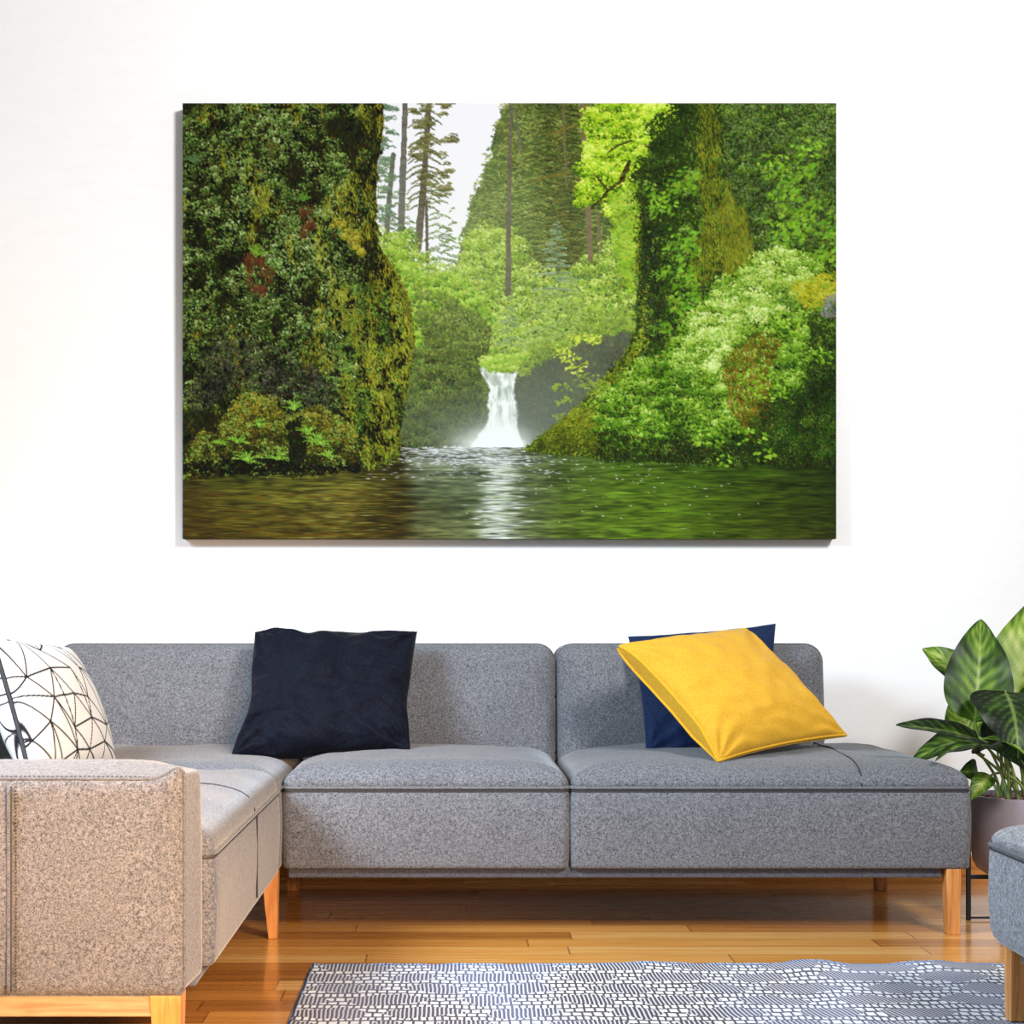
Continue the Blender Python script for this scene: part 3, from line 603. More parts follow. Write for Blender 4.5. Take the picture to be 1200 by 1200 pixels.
# plinth under the upholstery
build('plinth', box(SX0+.015, 1.245, SYF+.022, SYB-.02, .142, ZB+.006, .006), M['plinth'], sofa)
build('plinth', box(-1.34, SX0-.022, 2.80, SYB-.02, .146, ZB+.006, .006), M['plinth'], sofa)
# backrests: rounded slabs leaning a little
def backrest(x0, x1, lean=.13, yf=4.50, yb=4.78, z0=.36, z1=.727, rc=.05):
    cx, cz, hx, hz = (x0+x1)/2, (z0+z1)/2, (x1-x0)/2, (z1-z0)/2; d = yb-yf
    prof = [(.03, 0), (.008, .004), (0, .02), (0, d-.075), (.001, d-.07), (.004, d-.066), (.001, d-.062)]
    prof += [(a+.001, h) for a, h in dome(min(hx, hz)*.98, d-.06, .07, .05, .012, 2.0)]
    def fn(u, v, h):
        yy = yb-h+(v-z0)*lean*(h/d); return (u, yy+.003*mnoise.noise((u*6, v*6, 7)), v)
    o = build('backrest', loft(cx, cz, hx, hz, rc, prof, fn), M['sofa'], sofa)
    bm = bmesh.new(); tube(bm, [fn(u, v, d-.066) for u, v in rring(cx, cz, hx, hz, rc, -.0005)], .0036, 8, True)
    build('piping', bm, M['sofa_seam'], o)
    return o
backrest(-1.147, -.437); backrest(-.432, .296); backrest(.301, 1.072)
# backrest of the return, along the left
def side_back():
    y0, y1, z0, z1 = 2.80, 4.83, .36, .727; cy, cz, hy, hz = (y0+y1)/2, (z0+z1)/2, (y1-y0)/2, (z1-z0)/2; xb, xf = -1.43, -1.15; d = xf-xb
    prof = [(.03, 0), (.008, .004), (0, .02), (0, d-.07), (.004, d-.066), (.001, d-.062)]+[(a+.001, h) for a, h in dome(min(hy, hz)*.98, d-.06, .07, .05, .01, 2.0)]
    fn = lambda u, v, h: (xb+h-(v-z0)*.13*(h/d), u, v)
    o = build('backrest', loft(cy, cz, hy, hz, .05, prof, fn), M['sofa'], sofa)
side_back()
# armrest closing the return, facing the camera
AX0, AX1, AY0, AY1 = -1.43, -.455, 2.67, 2.855
def arm_fn(cz, hz, d):
    def fn(u, v, h):
        y = AY1-h; t = max(0, min(1, (v-.36)/.16)); t = t*t*(3-2*t)
        back = min(1, h/d); z = v+t*(.030*(1-back)**.8)
        ear = math.exp(-((u-AX1+.002)/.030)**2); z += t*.026*ear*back**2
        z -= t*.020*math.exp(-((u-AX1)/.06)**2)*(1-back)**.7
        x = u
        if u > AX1-.05: x += .012*(1-back)*(1-.3*t)*((u-AX1+.05)/.05)
        return (x, y, z)
    return fn
az0, az1 = .160, .522; d = AY1-AY0; cz, hz = (az0+az1)/2, (az1-az0)/2; acx, ahx = (AX0+AX1)/2, (AX1-AX0)/2
fn = arm_fn(cz, hz, d)
prof = [(.03, 0), (.012, .006), (.003, .02), (0, .04)]+[(0, .04+(d-.07)*k/6) for k in range(1, 7)]+[(0, d-.022), (.002, d-.016), (.004, d-.013), (.0015, d-.010)]
prof += [(a+.001, h) for a, h in dome(min(ahx, hz)*.98, d-.009, .03, .009, .004, 2.0)]
arm = build('armrest', loft(acx, cz, ahx, hz, .016, prof, fn, True, 64), M['sofa'], sofa)
bm = bmesh.new(); tube(bm, [fn(u, v, d-.011) for u, v in rring(acx, cz, ahx, hz, .016, -.0008, 7, 64)], .0032, 8, True); build('piping', bm, M['sofa_seam'], arm)
bm = bmesh.new(); vx = -.742
tube(bm, [(vx, AY0-.0055, z) for z in np.linspace(.168, .515, 20)], .0016, 6)
for k in range(58):
    z = .170+k*.006
    tube(bm, [(vx+.008, AY0-.0052, z), (vx+.008, AY0-.0052, z+.0032)], .0012, 5)
for k in range(120):
    x = -1.40+k*.0078
    tube(bm, [fn(x, az1+.0008, d-.026), fn(x+.0045, az1+.0008, d-.026)], .0009, 5)
build('stitching', bm, M['stitch'], arm)
bm = bmesh.new(); tube(bm, [(vx-.0045, AY0-.0045, z) for z in np.linspace(.168, .515, 20)], .0036, 8); build('piping', bm, M['sofa_seam'], arm)
# wooden base rail and legs
def leg(x0, x1, y0, y1, zt, l=0, r=0, f=0, k=0, mat=None):
    bm = bmesh.new(); hexa(bm, rect(x0+l, x1-r, y0+f, y1-k, 0), rect(x0, x1, y0, y1, zt)); bevel(bm, .0025, 2)
    return build('leg', bm, mat or M['leg'], sofa, False)
build('base_rail', box(-1.42, -.508, AY0+.008, AY0+.045, .124, .160, .002), M['rail'], sofa, False)
leg(-.512, -.458, AY0+.004, AY0+.058, .160, .012, .004, .006, .012)
leg(-1.40, -1.35, AY0+.004, AY0+.058, .160, .006, .012, .006, .012)
leg(-.478, -.436, 3.955, 4.0, .168, .018, .002, .003, .004)
leg(1.250, 1.288, 4.005, 4.05, .168, .004, .001, .002, .006)
leg(1.248, 1.284, 4.665, 4.705, .146, .002, .002)
leg(-.492, -.446, 4.665, 4.705, .146, .006, .004)
leg(-1.32, -1.28, 4.665, 4.705, .146, .002, .002)
# ---------------------------------------------------------------- throw pillows
def pillow(name, label, C, T, mat, gus=.004, pinch=.05, wr=.006, seed=1, n=44, group='throw pillows on the sofa', ex=.5, piping=None, pr=.003, colour=None, tback=None, ridge=0.0, gusf=None, warp=None):
    """C: bottom-left, bottom-right, top-right, top-left as seen from the front"""
    C = [Vector(c) for c in C]; nrm = (C[1]-C[0]).cross(C[3]-C[0]).normalized()
    base = (C[0]+C[1])/2
    t = thing(name, label, 'pillow', base, group)
    us = np.linspace(-1, 1, n+1); us = np.sign(us)*(1-(1-np.abs(us))**1.25)
    def pos(u, v, side):
        uu = u*(1-pinch*(1-v*v)*abs(u)**3); vv = v*(1-pinch*(1-u*u)*abs(v)**3)
        a, b = (uu+1)/2, (vv+1)/2
        p = C[0]*(1-a)*(1-b)+C[1]*a*(1-b)+C[2]*a*b+C[3]*(1-a)*b
        q = max(0, (1-u*u))**ex*max(0, (1-v*v))**ex
        corner = (abs(u)*abs(v))**6
        w = wr*(mnoise.noise((u*2.2+seed, v*2.2, side*3+seed))+.6*mnoise.noise((u*5+seed, v*4, side*5)))*min(1, q*3+.15)
        if ridge:
            au = abs(u); av = abs(v); rr = math.hypot(1-au, 1-av); ang = math.atan2(1-au, 1-av+1e-6)
            w += ridge*math.sin(ang*11+seed*2+3*mnoise.noise((u*2, v*2, seed)))*math.exp(-(rr/.55)**2)*min(1, q*4)
            w += ridge*.8*(1-abs(mnoise.noise((u*2.6+seed*3, v*4.2+u*1.5, seed+side)))*2.2)*min(1, q*2)*(.4+.6*(v < .2))
        th = T if side > 0 else (tback or T*.7)
        g_ = gus if gusf is None else gusf(u, v)
        if warp: p = p+Vector(warp(u, v))
        return p+nrm*side*(g_*(1-.75*corner)+th*q+w)
    m = n+1; PF = np.array([[pos(u, v, 1) for u in us] for v in us]); PB = np.array([[pos(u, v, -1) for u in us] for v in us])
    bm = bmesh.new(); F = [[bm.verts.new(PF[j, i]) for i in range(m)] for j in range(m)]; B = [[bm.verts.new(PB[j, i]) for i in range(m)] for j in range(m)]
    for j in range(n):
        for i in range(n):
            bm.faces.new((F[j][i], F[j][i+1], F[j+1][i+1], F[j+1][i])); bm.faces.new((B[j][i], B[j+1][i], B[j+1][i+1], B[j][i+1]))
    loop = [(0, i) for i in range(n)]+[(j, n) for j in range(n)]+[(n, n-i) for i in range(n)]+[(n-j, 0) for j in range(n)]
    for k in range(len(loop)):
        a, b = loop[k], loop[(k+1) % len(loop)]
        bm.faces.new((F[a[0]][a[1]], B[a[0]][a[1]], B[b[0]][b[1]], F[b[0]][b[1]]))
    bmesh.ops.recalc_face_normals(bm, faces=bm.faces)
    me = bpy.data.meshes.new('cover'); bm.to_mesh(me); bm.free()
    if colour is not None:
        U, V = np.meshgrid(us, us); c = colour(U.ravel(), V.ravel()); set_print(me, np.concatenate([c, colour(-U.ravel(), V.ravel())], 0))
    o = link('cover', me, mat, t)
    return t, PF, PB, loop
M['black'] = fabric('midnight_velvet', (.0014, .0018, .005), (.006, .008, .017), 260, .9, .016, 8, .05, .7)
M['black'].node_tree.nodes['Principled BSDF'].inputs['Specular IOR Level'].default_value = .09
M['navy'] = fabric('navy_velvet', (.003, .009, .036), (.010, .027, .085), 260, .5, .005, 11, .2, .75)
M['mustard'] = fabric('mustard_linen', (.60, .30, .018), (.80, .45, .045), 420, .4, .002, 18, .1, .9)
M['mustard_piping'] = fabric('mustard_piping', (.66, .33, .012), (.84, .47, .03), 420, .3)
pillow('throw_pillow', 'crumpled midnight-black velvet throw pillow leaning on the middle of the sofa back', [W(271, 884, 4.27), W(481, 880, 4.28), W(489, 741, 4.49), W(299, 740, 4.49)], .075, M['black'], .006, .05, .016, 3, 72, ridge=.010,
       warp=lambda u, v: (.016*math.exp(-((v+.25)/.4)**2)*max(0, -u)**3-.006*math.exp(-((v+.2)/.3)**2)*max(0, u)**3, 0, -.018*math.exp(-((u+.35)/.4)**2)*max(0, -v)**3+.003*math.sin(u*7)*max(0, v)**4))
pillow('throw_pillow', 'navy blue throw pillow standing behind the mustard yellow pillow', [W(757, 884, 4.37), W(912, 884, 4.37), W(909, 731, 4.55), W(736, 746, 4.53)], .05, M['navy'], .006, .06, .010, 8, 48, ridge=.004)
yC = [Vector((.685, 4.08, .434)), Vector((1.080, 4.345, .482)), W(873, 738, 4.52), W(725, 759, 4.24)]
t, PF, PB, loop = pillow('throw_pillow', 'mustard yellow piped throw pillow lying tilted at the open right end of the sofa', yC, .066, M['mustard'], .019, .06, .007, 5, 64, ridge=.006, tback=.03, gusf=lambda u, v: .004+.017*max(0, min(1, (v+1)/.5))*(.4+.6*max(0, min(1, (1-u)/1.2))))
bm = bmesh.new(); tube(bm, [PF[j, i] for j, i in loop], .0038, 8, True); tube(bm, [PB[j, i] for j, i in loop], .0038, 8, True); build('piping', bm, M['mustard_piping'], t)
# white pillow with a black line print
rr = random.Random(12); nodes = {}
for i in range(-1, 7):
    for j in range(-1, 7): nodes[i, j] = (-1.25+i*.42+rr.uniform(-.12, .12)+.10*j, -1.2+j*.42+rr.uniform(-.12, .12))
segs = []
for (i, j), p in nodes.items():
    for di, dj, pr in ((1, 0, .72), (0, 1, .8), (1, -1, .85), (1, -2, .3)):
        q = nodes.get((i+di, j+dj))
        if q and rr.random() < pr: segs.append((p, q))
def lines(u, v):
    d = np.full(u.shape, 9.0)
    for (x0, y0), (x1, y1) in segs:
        dx, dy = x1-x0, y1-y0; t = np.clip(((u-x0)*dx+(v-y0)*dy)/(dx*dx+dy*dy), 0, 1); d = np.minimum(d, np.hypot(u-x0-t*dx, (v-y0-t*dy)*.75))
    k = np.clip((d-.0062)/.007, 0, 1)[:, None]
    return np.array([[.10, .10, .12]])*(1-k)+np.array([[.86, .845, .825]])*k
M['line_print'], nt, b = attr_mat('white_cotton_line_print', .9, .1)
M['black_piping'] = plain('black_piping', (.012, .012, .014), .7)
wC = [Vector((-.962, 3.62, .425)), Vector((-.872, 4.10, .425)), Vector((-1.008, 4.16, .724)), Vector((-1.075, 3.70, .752))]
t, PF, PB, loop = pillow('throw_pillow', 'white throw pillow with thin black triangle lines at the left end of the sofa', wC, .07, M['line_print'], .006, .04, .001, 2, 170, colour=lines, tback=.10)
bm = bmesh.new(); n = 170
tube(bm, [(PF[j, 0]+PB[j, 0])/2 for j in range(0, n+1, 3)], .0062, 8)
tube(bm, [(PF[n, i]+PB[n, i])/2+np.array((0, 0, .004*math.sin(i*.2))) for i in range(0, 62, 3)], .0035, 8); build('piping', bm, M['black_piping'], t)

# ---------------------------------------------------------------- ottoman
stool = thing('footstool', 'grey melange upholstered footstool with wooden legs standing on the rug, right foreground', 'footstool', (1.42, 2.80, 0))
ox0, ox1, oy0, oy1 = 1.062, 1.78, 2.42, 3.165; cx, cy, hx, hy = (ox0+ox1)/2, (oy0+oy1)/2, (ox1-ox0)/2, (oy1-oy0)/2
zb, zs, zt = .150, .352, .398
prof = [(.07, zb-.004), (.04, zb), (.018, zb+.008), (.006, zb+.022), (.0, zb+.042), (-.004, zb+.1), (-.002, zs-.014), (.004, zs-.003), (.005, zs), (.003, zs+.004)]+[(a+.001, z) for a, z in dome(min(hx, hy)*.98, zs+.006, .17, zt-zs, .012)]
o = build('upholstery', loft(cx, cy, hx, hy, .045, prof), M['stool'], stool)
bm = bmesh.new(); tube(bm, [(u, v, zs+.001) for u, v in rring(cx, cy, hx, hy, .045, -.0008)], .004, 8, True); build('piping', bm, M['sofa_seam'], o)
bm = bmesh.new(); tube(bm, [(u, v, zs-.007) for u, v in rring(cx, cy, hx, hy, .045, -.0008)], .0018, 6, True); build('stitching', bm, M['stitch'], o)
build('plinth', box(ox0+.05, ox1-.03, oy0+.03, oy1-.03, .125, zb+.01, .006), M['plinth'], stool)
for lx, ly in ((ox0+.03, oy1-.07), (ox1-.07, oy1-.07), (ox0+.03, oy0+.03), (ox1-.07, oy0+.03)):
    bm = bmesh.new(); L = lx < cx
    hexa(bm, rect(lx+(0 if L else .012), lx+.048-(.012 if L else 0), ly+.004, ly+.036, .0092), rect(lx, lx+.048, ly, ly+.044, .155)); bevel(bm, .0025)
    build('leg', bm, M['leg'], stool, False)

# ---------------------------------------------------------------- rug
m, nt, b = new_mat('handwoven_rug'); g = worldpos(nt)
nz = nd(nt, 'ShaderNodeTexNoise', inp={'Scale': 9, 'Detail': 3}); nt.links.new(g, nz.inputs['Vector'])
va = nd(nt, 'ShaderNodeVectorMath', operation='MULTIPLY_ADD'); nt.links.new(nz.outputs['Color'], va.inputs[0]); va.inputs[1].default_value = (.010, .045, 0); nt.links.new(g, va.inputs[2])
sp = nd(nt, 'ShaderNodeSeparateXYZ'); nt.links.new(va.outputs[0], sp.inputs[0]); x, y = sp.outputs[0], sp.outputs[1]
br = nd(nt, 'ShaderNodeTexBrick', inp={'Scale': 1, 'Mortar Size': .0026, 'Mortar Smooth': .1, 'Brick Width': .021, 'Row Height': .0165, 'Color1': (1, 1, 1, 1), 'Color2': (1, 1, 1, 1), 'Mortar': (0, 0, 0, 1)})
br.offset = .37; br.squash = .7; br.squash_frequency = 3; nt.links.new(mapping(nt, va.outputs[0], (1, .52, 1)), br.inputs['Vector'])
ry = math_n(nt, 'DIVIDE', y, .105); ri = math_n(nt, 'FLOOR', ry); rv = math_n(nt, 'ABSOLUTE', math_n(nt, 'SUBTRACT', math_n(nt, 'FRACT', ry), .5))
w1 = nd(nt, 'ShaderNodeTexWhiteNoise', noise_dimensions='1D'); nt.links.new(ri, w1.inputs['W'])
ph = math_n(nt, 'ADD', math_n(nt, 'MULTIPLY', x, PI/.20), math_n(nt, 'ADD', math_n(nt, 'MULTIPLY', ri, PI/2), w1.outputs['Value']))
ph = math_n(nt, 'ADD', ph, math_n(nt, 'MULTIPLY', noise_n(nt, g, 5, 1), 3.0))
lens = math_n(nt, 'GREATER_THAN', math_n(nt, 'SUBTRACT', math_n(nt, 'MULTIPLY', math_n(nt, 'ABSOLUTE', math_n(nt, 'SINE', ph)), .62), math_n(nt, 'MULTIPLY', noise_n(nt, g, 22, 2, .7), .38)), rv)
hx_ = math_n(nt, 'ADD', x, math_n(nt, 'MULTIPLY', math_n(nt, 'SUBTRACT', y, 3.4), math_n(nt, 'MULTIPLY', math_n(nt, 'MAXIMUM', math_n(nt, 'SUBTRACT', sp.outputs[0], .35), 0), .42)))
hat = math_n(nt, 'GREATER_THAN', math_n(nt, 'FRACT', math_n(nt, 'DIVIDE', hx_, .0088)), .58)
hat = math_n(nt, 'MULTIPLY', hat, .9)
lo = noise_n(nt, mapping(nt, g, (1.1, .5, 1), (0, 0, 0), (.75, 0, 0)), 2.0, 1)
dk = ramp_n(nt, lo, [(.38, srgb(84, 74, 72)), (.55, srgb(104, 106, 126)), (.7, srgb(88, 80, 82))])  # bluish middle stop: a cool cast of the light painted into the yarn
wh = mix_n(nt, noise_n(nt, g, 160, 2), srgb(236, 234, 232), srgb(206, 206, 212))
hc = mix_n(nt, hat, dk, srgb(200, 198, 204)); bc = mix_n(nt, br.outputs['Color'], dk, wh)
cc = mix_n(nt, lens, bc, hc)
edge = math_n(nt, 'GREATER_THAN', sp.outputs[1], 9.0)
sg = nd(nt, 'ShaderNodeSeparateXYZ'); nt.links.new(g, sg.inputs[0])
bord = math_n(nt, 'MAXIMUM', math_n(nt, 'GREATER_THAN', sg.outputs[1], 3.620), math_n(nt, 'LESS_THAN', sg.outputs[0], -.315))
cc = mix_n(nt, math_n(nt, 'MULTIPLY', bord, .75), cc, mix_n(nt, hat, srgb(70, 90, 132), srgb(170, 186, 214)))
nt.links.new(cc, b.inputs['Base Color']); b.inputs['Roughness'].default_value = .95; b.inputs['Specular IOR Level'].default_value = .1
bump_n(nt, math_n(nt, 'ADD', br.outputs['Color'], hat), .4, .002, b); M['rug'] = m
RX0, RX1, RY0, RY1 = -.322, 1.95, 1.5, 3.64; nx, ny = 220, 150
bm = bmesh.new(); top = []; bot = []
def rug_z(x, y):
    f = math.exp(-((RY1-y)/.16)**2)
    w = .010*math.exp(-((x-.82)/.06)**2)+.007*math.exp(-((x-1.10)/.07)**2)+.004*math.exp(-((x-.45)/.1)**2)
    return .0075+f*w+.0012*mnoise.noise((x*9, y*9, 0))
for j in range(ny+1):
    y = RY0+(RY1-RY0)*(1-(1-j/ny)**1.6)
    top.append([]); bot.append([])
    for i in range(nx+1):
        xx = RX0+(RX1-RX0)*i/nx; yy = y+(.004*math.sin(xx*31)+.003*math.sin(xx*73+1))*(j/ny)**8
        z = rug_z(xx, yy); top[-1].append(bm.verts.new((xx, yy, z))); bot[-1].append(bm.verts.new((xx, yy, max(.0008, z-.0065))))
for j in range(ny):
    for i in range(nx):
        bm.faces.new((top[j][i], top[j][i+1], top[j+1][i+1], top[j+1][i])); bm.faces.new((bot[j][i], bot[j+1][i], bot[j+1][i+1], bot[j][i+1]))
for i in range(nx):
    for j in (0, ny): bm.faces.new((top[j][i], top[j][i+1], bot[j][i+1], bot[j][i]))
for j in range(ny):
    for i in (0, nx): bm.faces.new((top[j][i], top[j+1][i], bot[j+1][i], bot[j][i]))
tag(build('rug', bm, M['rug'], None), 'flat-woven white and grey patterned rug lying on the oak floor', 'rug')
# ---------------------------------------------------------------- plant on its stand
PCX, PCY, PR = 1.512, 4.21, .131
PZ0, PZ1 = .122, .333
M['pot'] = plain('mauve_grey_ceramic', srgb(158, 146, 152), .3)
M['metal'] = plain('black_steel', (.012, .014, .018), .45, .3)
M['soil'] = fabric('dark_soil', (.006, .005, .004), (.04, .03, .025), 120, .8)
M['pebble'] = fabric('clay_pebble', srgb(110, 60, 60), srgb(190, 140, 140), 90, .3)
st = thing('plant_stand', 'low black metal plant stand holding the grey pot beside the sofa', 'plant stand', (PCX, PCY, 0))
for k in range(4):
    a = PI+k*PI/2; x, y = PCX+(PR+.009)*math.cos(a), PCY+(PR+.009)*math.sin(a)
    build('leg', box(x-.0055, x+.0055, y-.0055, y+.0055, 0, .235, .001, 1), M['metal'], st, False)
def ring(z, r, rt):
    bm = bmesh.new(); tube(bm, [(PCX+r*math.cos(2*PI*k/48), PCY+r*math.sin(2*PI*k/48), z) for k in range(48)], rt, 8, True); return bm
bm = bmesh.new()
for q in (0, PI/2):
    hexa_c = [(PCX+s*(PR+.006)*math.cos(q)-w*math.sin(q), PCY+s*(PR+.006)*math.sin(q)+w*math.cos(q)) for s, w in ((-1, -.006), (1, -.006), (1, .006), (-1, .006))]
    hexa(bm, [(x, y, .110) for x, y in hexa_c], [(x, y, .1205) for x, y in hexa_c])
build('cross_bar', bm, M['metal'], st, False)
bm = bmesh.new()
for q in (0, PI/2):
    c4 = [(PCX+s*(PR+.006)*math.cos(q)-w*math.sin(q), PCY+s*(PR+.006)*math.sin(q)+w*math.cos(q)) for s, w in ((-1, -.003), (1, -.003), (1, .003), (-1, .003))]
    hexa(bm, [(x, y, .004) for x, y in c4], [(x, y, .009) for x, y in c4])
build('foot_bar', bm, M['metal'], st, False)
pl = thing('potted_plant', 'broad-leaved variegated green houseplant in a mauve-grey pot right of the sofa', 'plant', (PCX, PCY, PZ0))
prof = [(.02, PZ0+.0), (PR-.055, PZ0), (PR-.035, PZ0+.004), (PR-.018, PZ0+.016), (PR-.008, PZ0+.035), (PR-.003, PZ0+.07), (PR-.001, PZ0+.13), (PR, PZ1-.006), (PR-.001, PZ1), (PR-.006, PZ1), (PR-.008, PZ1-.006), (PR-.010, PZ1-.04)]
bm = bmesh.new(); rings = [[bm.verts.new((PCX+r*math.cos(2*PI*k/64), PCY+r*math.sin(2*PI*k/64), z)) for k in range(64)] for r, z in prof]
for A, B in zip(rings, rings[1:]):
    for k in range(64): bm.faces.new((A[k], A[(k+1) % 64], B[(k+1) % 64], B[k]))
bm.faces.new(rings[0][::-1]); build('pot', bm, M['pot'], pl)
SZ = PZ1-.014
bm = bmesh.new(); R = 12; grid = []
c = bm.verts.new((PCX, PCY, SZ+.008)); prev = None
for i in range(1, R+1):
    r = (PR-.010)*i/R; cur = [bm.verts.new((PCX+r*math.cos(2*PI*k/48), PCY+r*math.sin(2*PI*k/48), SZ+.008*(1-i/R)+.004*mnoise.noise((r*90, k*.9, 2)))) for k in range(48)]
    for k in range(48):
        if prev is None: bm.faces.new((c, cur[k], cur[(k+1) % 48]))
        else: bm.faces.new((prev[k], cur[k], cur[(k+1) % 48], prev[(k+1) % 48]))
    prev = cur
build('soil', bm, M['soil'], pl)
rp = random.Random(4); bm = bmesh.new()
for _ in range(150):
    a, r = rp.uniform(0, 2*PI), (PR-.02)*math.sqrt(rp.random()); s = rp.uniform(.004, .0075)
    mt = Matrix.Translation((PCX+r*math.cos(a), PCY+r*math.sin(a), SZ+.007*(1-r/PR)+s*.4)) @ Matrix.Diagonal((s, s*rp.uniform(.7, 1), s*.75, 1))
    bmesh.ops.create_icosphere(bm, subdivisions=2, radius=1, matrix=mt)
o = build('clay_pebbles', bm, M['pebble'], pl); o['kind'] = 'stuff'
# leaves
m, nt, b = new_mat('variegated_leaf'); a = nd(nt, 'ShaderNodeAttribute', attribute_name='print'); nt.links.new(a.outputs['Color'], b.inputs['Base Color'])
b.inputs['Roughness'].default_value = .42; b.inputs['Specular IOR Level'].default_value = .32
tr = nd(nt, 'ShaderNodeBsdfTranslucent'); nt.links.new(a.outputs['Color'], tr.inputs['Color']); ms = nd(nt, 'ShaderNodeMixShader', inp={0: .28})
nt.links.new(b.outputs[0], ms.inputs[1]); nt.links.new(tr.outputs[0], ms.inputs[2]); nt.links.new(ms.outputs[0], nt.nodes['Material Output'].inputs[0]); M['leaf'] = m
M['stem'] = plain('pale_green_stem', srgb(120, 140, 70), .5)
def leaf(base, tip, width, nrm, arch=.02, fold=.25, var=.5, seed=1, dark=0.0, stem_to=None, droop=0.0, sk=.8):
    base, tip, nrm = Vector(base), Vector(tip), Vector(nrm).normalized(); L = (tip-base).length
    nv, nu = 46, 27; rows = []; cols = np.zeros((nv*nu, 3)); k = 0
    ax = (tip-base).normalized(); nrm = (nrm-ax*nrm.dot(ax)).normalized(); side = ax.cross(nrm).normalized()
    bm = bmesh.new()
    for j in range(nv):
        t = j/(nv-1); c = base.lerp(tip, t)+nrm*arch*4*t*(1-t)+Vector((0, 0, -droop*t*t))
        w = width/2*max(.0, math.sin(PI*min(1, t**sk*1.0)))**.72*(1-.12*t)
        w = max(w, .0012); row = []
        for i in range(nu):
            u = 2*i/(nu-1)-1; rip = .018*width*math.sin(t*17+seed*2+(0 if u < 0 else 1.3))*abs(u)**2
            vein = math.sin((t*1.0-.42*abs(u)*width/L)*2*PI*9)
            p = c+side*u*w+nrm*(fold*abs(u)**1.15*w-.35*fold*abs(u)**3*w+rip+.010*width*vein*(.25+abs(u))*(1-abs(u)))
            row.append(bm.verts.new(p))
            n1 = mnoise.noise((u*1.6+seed*7.3, t*5-.9*abs(u), seed)); n2 = mnoise.noise((u*4+seed, t*16-6*abs(u), seed+9))
            au = abs(u); v = var*1.25-.62*au**1.3+.55*n1+.42*n2
            pal = [(14, 26, 8), (36, 62, 14), (76, 108, 28), (134, 162, 54), (200, 210, 124), (226, 230, 176)]
            q = max(0, min(.999, .18+.5*v-dark*.35+.06*vein))*5; i0 = int(q); f = q-i0
            cc = np.array(pal[i0])*(1-f)+np.array(pal[min(5, i0+1)])*f
            if au < .05: cc = cc*.35+np.array((176, 190, 110))*.65
            elif vein > .93 and au < .85: cc = cc*.72+np.array((150, 170, 80))*.28
            cols[k] = cc/255; k += 1
        rows.append(row)
    for j in range(nv-1):
        for i in range(nu-1): bm.faces.new((rows[j][i], rows[j][i+1], rows[j+1][i+1], rows[j+1][i]))
    me = bpy.data.meshes.new('leaf'); bm.to_mesh(me); bm.free(); set_print(me, cols)
    o = link('leaf', me, M['leaf'], pl)
    if stem_to is not None:
        s = Vector(stem_to); bm = bmesh.new(); d = ax*min(.09, (base-s).length*.4)
        p0, p1, p2, p3 = s, s+Vector((0, 0, (base.z-s.z)*.55)), base-d, base+ax*.02
        tube(bm, [p0*(1-t)**3+p1*3*t*(1-t)**2+p2*3*t*t*(1-t)+p3*t**3 for t in np.linspace(0, 1, 16)], .0048, 8, False, .0028)
        build('stem', bm, M['stem'], o)
    return o
def soilpt(dx, dy): return (PCX+dx, PCY+dy, SZ)
leaf(W(1142, 846, 4.13), W(1149, 726, 4.24), .185, (-.12, -1, .25), .018, .22, .55, 1, .14, soilpt(-.02, -.03), 0, .62)
leaf(W(1186, 838, 4.22), W(1216, 700, 4.34), .20, (-.35, -1, .1), .02, .2, .85, 2, 0, soilpt(.01, .0), 0, .62)
leaf(W(1178, 811, 4.12), W(1193, 892, 3.99), .215, (.0, -.8, .6), .03, .14, .16, 3, .18, soilpt(.0, -.02), 0, .52)
leaf(W(1160, 871, 4.14), W(1050, 850, 4.02), .085, (.05, -.55, .8), .012, .35, .30, 4, .3, soilpt(-.04, -.03), .0, .8)
leaf(W(1164, 872, 4.24), W(1066, 892, 4.26), .11, (.1, -.5, .85), .035, .25, .45, 5, .1, soilpt(-.05, .0), .01, .8)
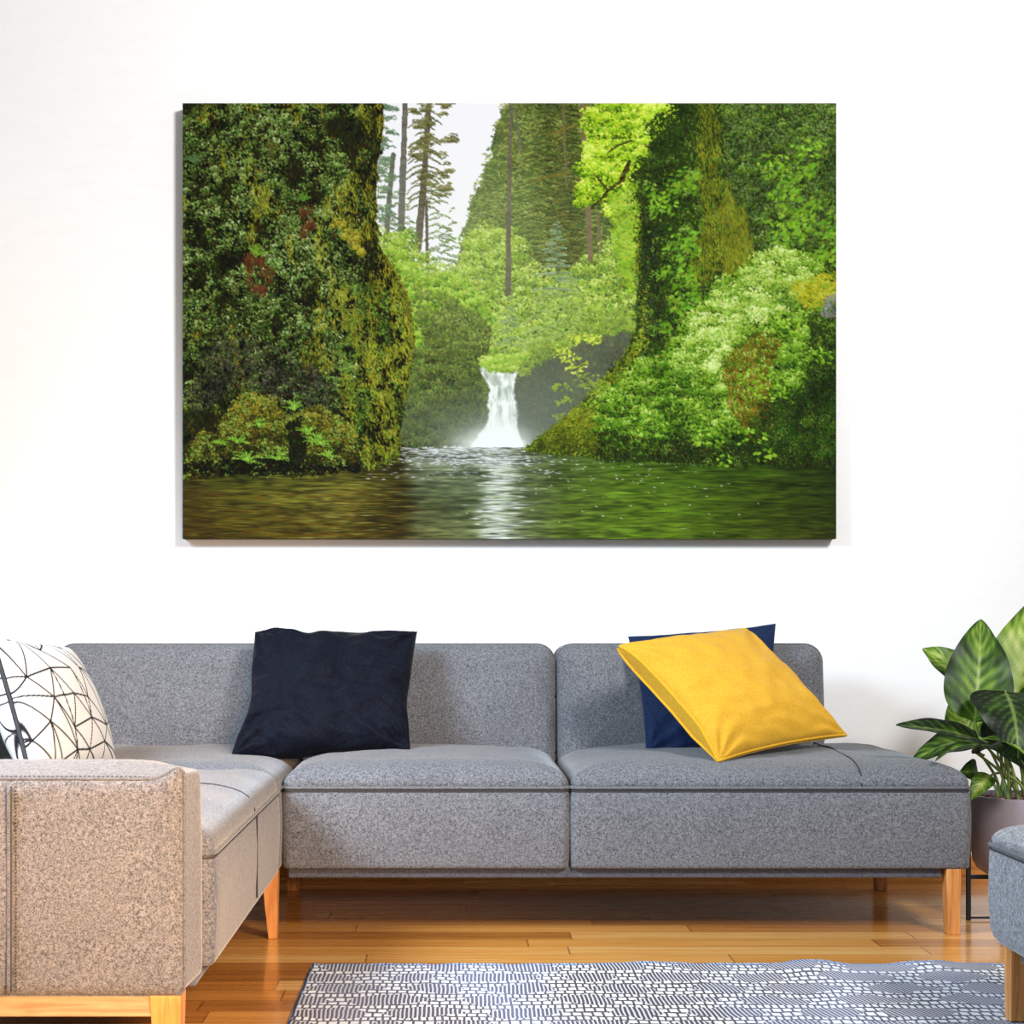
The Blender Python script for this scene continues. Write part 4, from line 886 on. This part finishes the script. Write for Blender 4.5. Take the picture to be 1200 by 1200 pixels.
leaf(W(1140, 800, 4.36), W(1081, 760, 4.40), .10, (.3, -1, .3), .01, .3, .75, 6, 0, soilpt(-.03, .06), 0, .8)
leaf(W(1142, 872, 4.30), W(1118, 815, 4.34), .12, (-.3, -1, .3), .01, .2, .85, 7, 0, soilpt(-.04, .05), 0, .8)
leaf(W(1146, 882, 4.10), W(1206, 908, 3.98), .15, (.2, -.6, .8), .05, .15, .0, 8, .7, soilpt(-.02, -.04), .0, .7)
leaf(W(1150, 866, 4.04), W(1212, 900, 3.98), .045, (.4, -.5, .75), .028, .3, .7, 9, 0, soilpt(.04, -.05), 0, .7)
leaf(W(1150, 874, 4.05), W(1096, 892, 4.02), .05, (-.2, -.2, 1), .018, .3, .3, 10, .1, soilpt(-.05, -.05), 0, .7)
leaf(W(1146, 905, 4.24), W(1124, 905, 4.2), .07, (.1, -1, .3), .012, .2, .45, 11, .2, soilpt(-.06, .0), 0, .7)
leaf(W(1160, 908, 4.09), W(1138, 938, 4.05), .058, (-.3, -.8, .5), .014, .25, .7, 12, 0, soilpt(-.01, -.09), 0, .7)
leaf(W(1196, 880, 4.30), W(1236, 800, 4.42), .17, (-.2, -1, .2), .02, .2, .3, 13, .3, soilpt(.05, .05), 0, .65)
leaf(W(1210, 860, 4.16), W(1280, 790, 4.10), .19, (-.1, -.8, .6), .03, .2, .5, 14, .1, soilpt(.06, .0), 0, .65)
leaf(W(1215, 880, 4.2), W(1300, 880, 4.2), .16, (0, -.5, .8), .04, .2, .4, 15, .1, soilpt(.07, -.02), .03, .65)
leaf(W(1168, 880, 4.2), W(1178, 830, 4.28), .12, (0, -1, .3), .01, .2, .05, 16, .6, soilpt(.02, .03), 0, .65)
for dx, dy, px_, py_ in ((-.05, -.05, 1160, 880), (-.03, -.07, 1174, 872), (.0, -.06, 1188, 868), (.03, -.05, 1196, 872)):
    bm = bmesh.new(); a0 = Vector(soilpt(dx, dy)); b0 = W(px_, py_, 4.16); tube(bm, [a0.lerp(b0, t)+Vector((.008*math.sin(t*3), 0, 0)) for t in np.linspace(0, 1, 10)], .0055, 8, False, .003); build('stem', bm, M['stem'], pl)
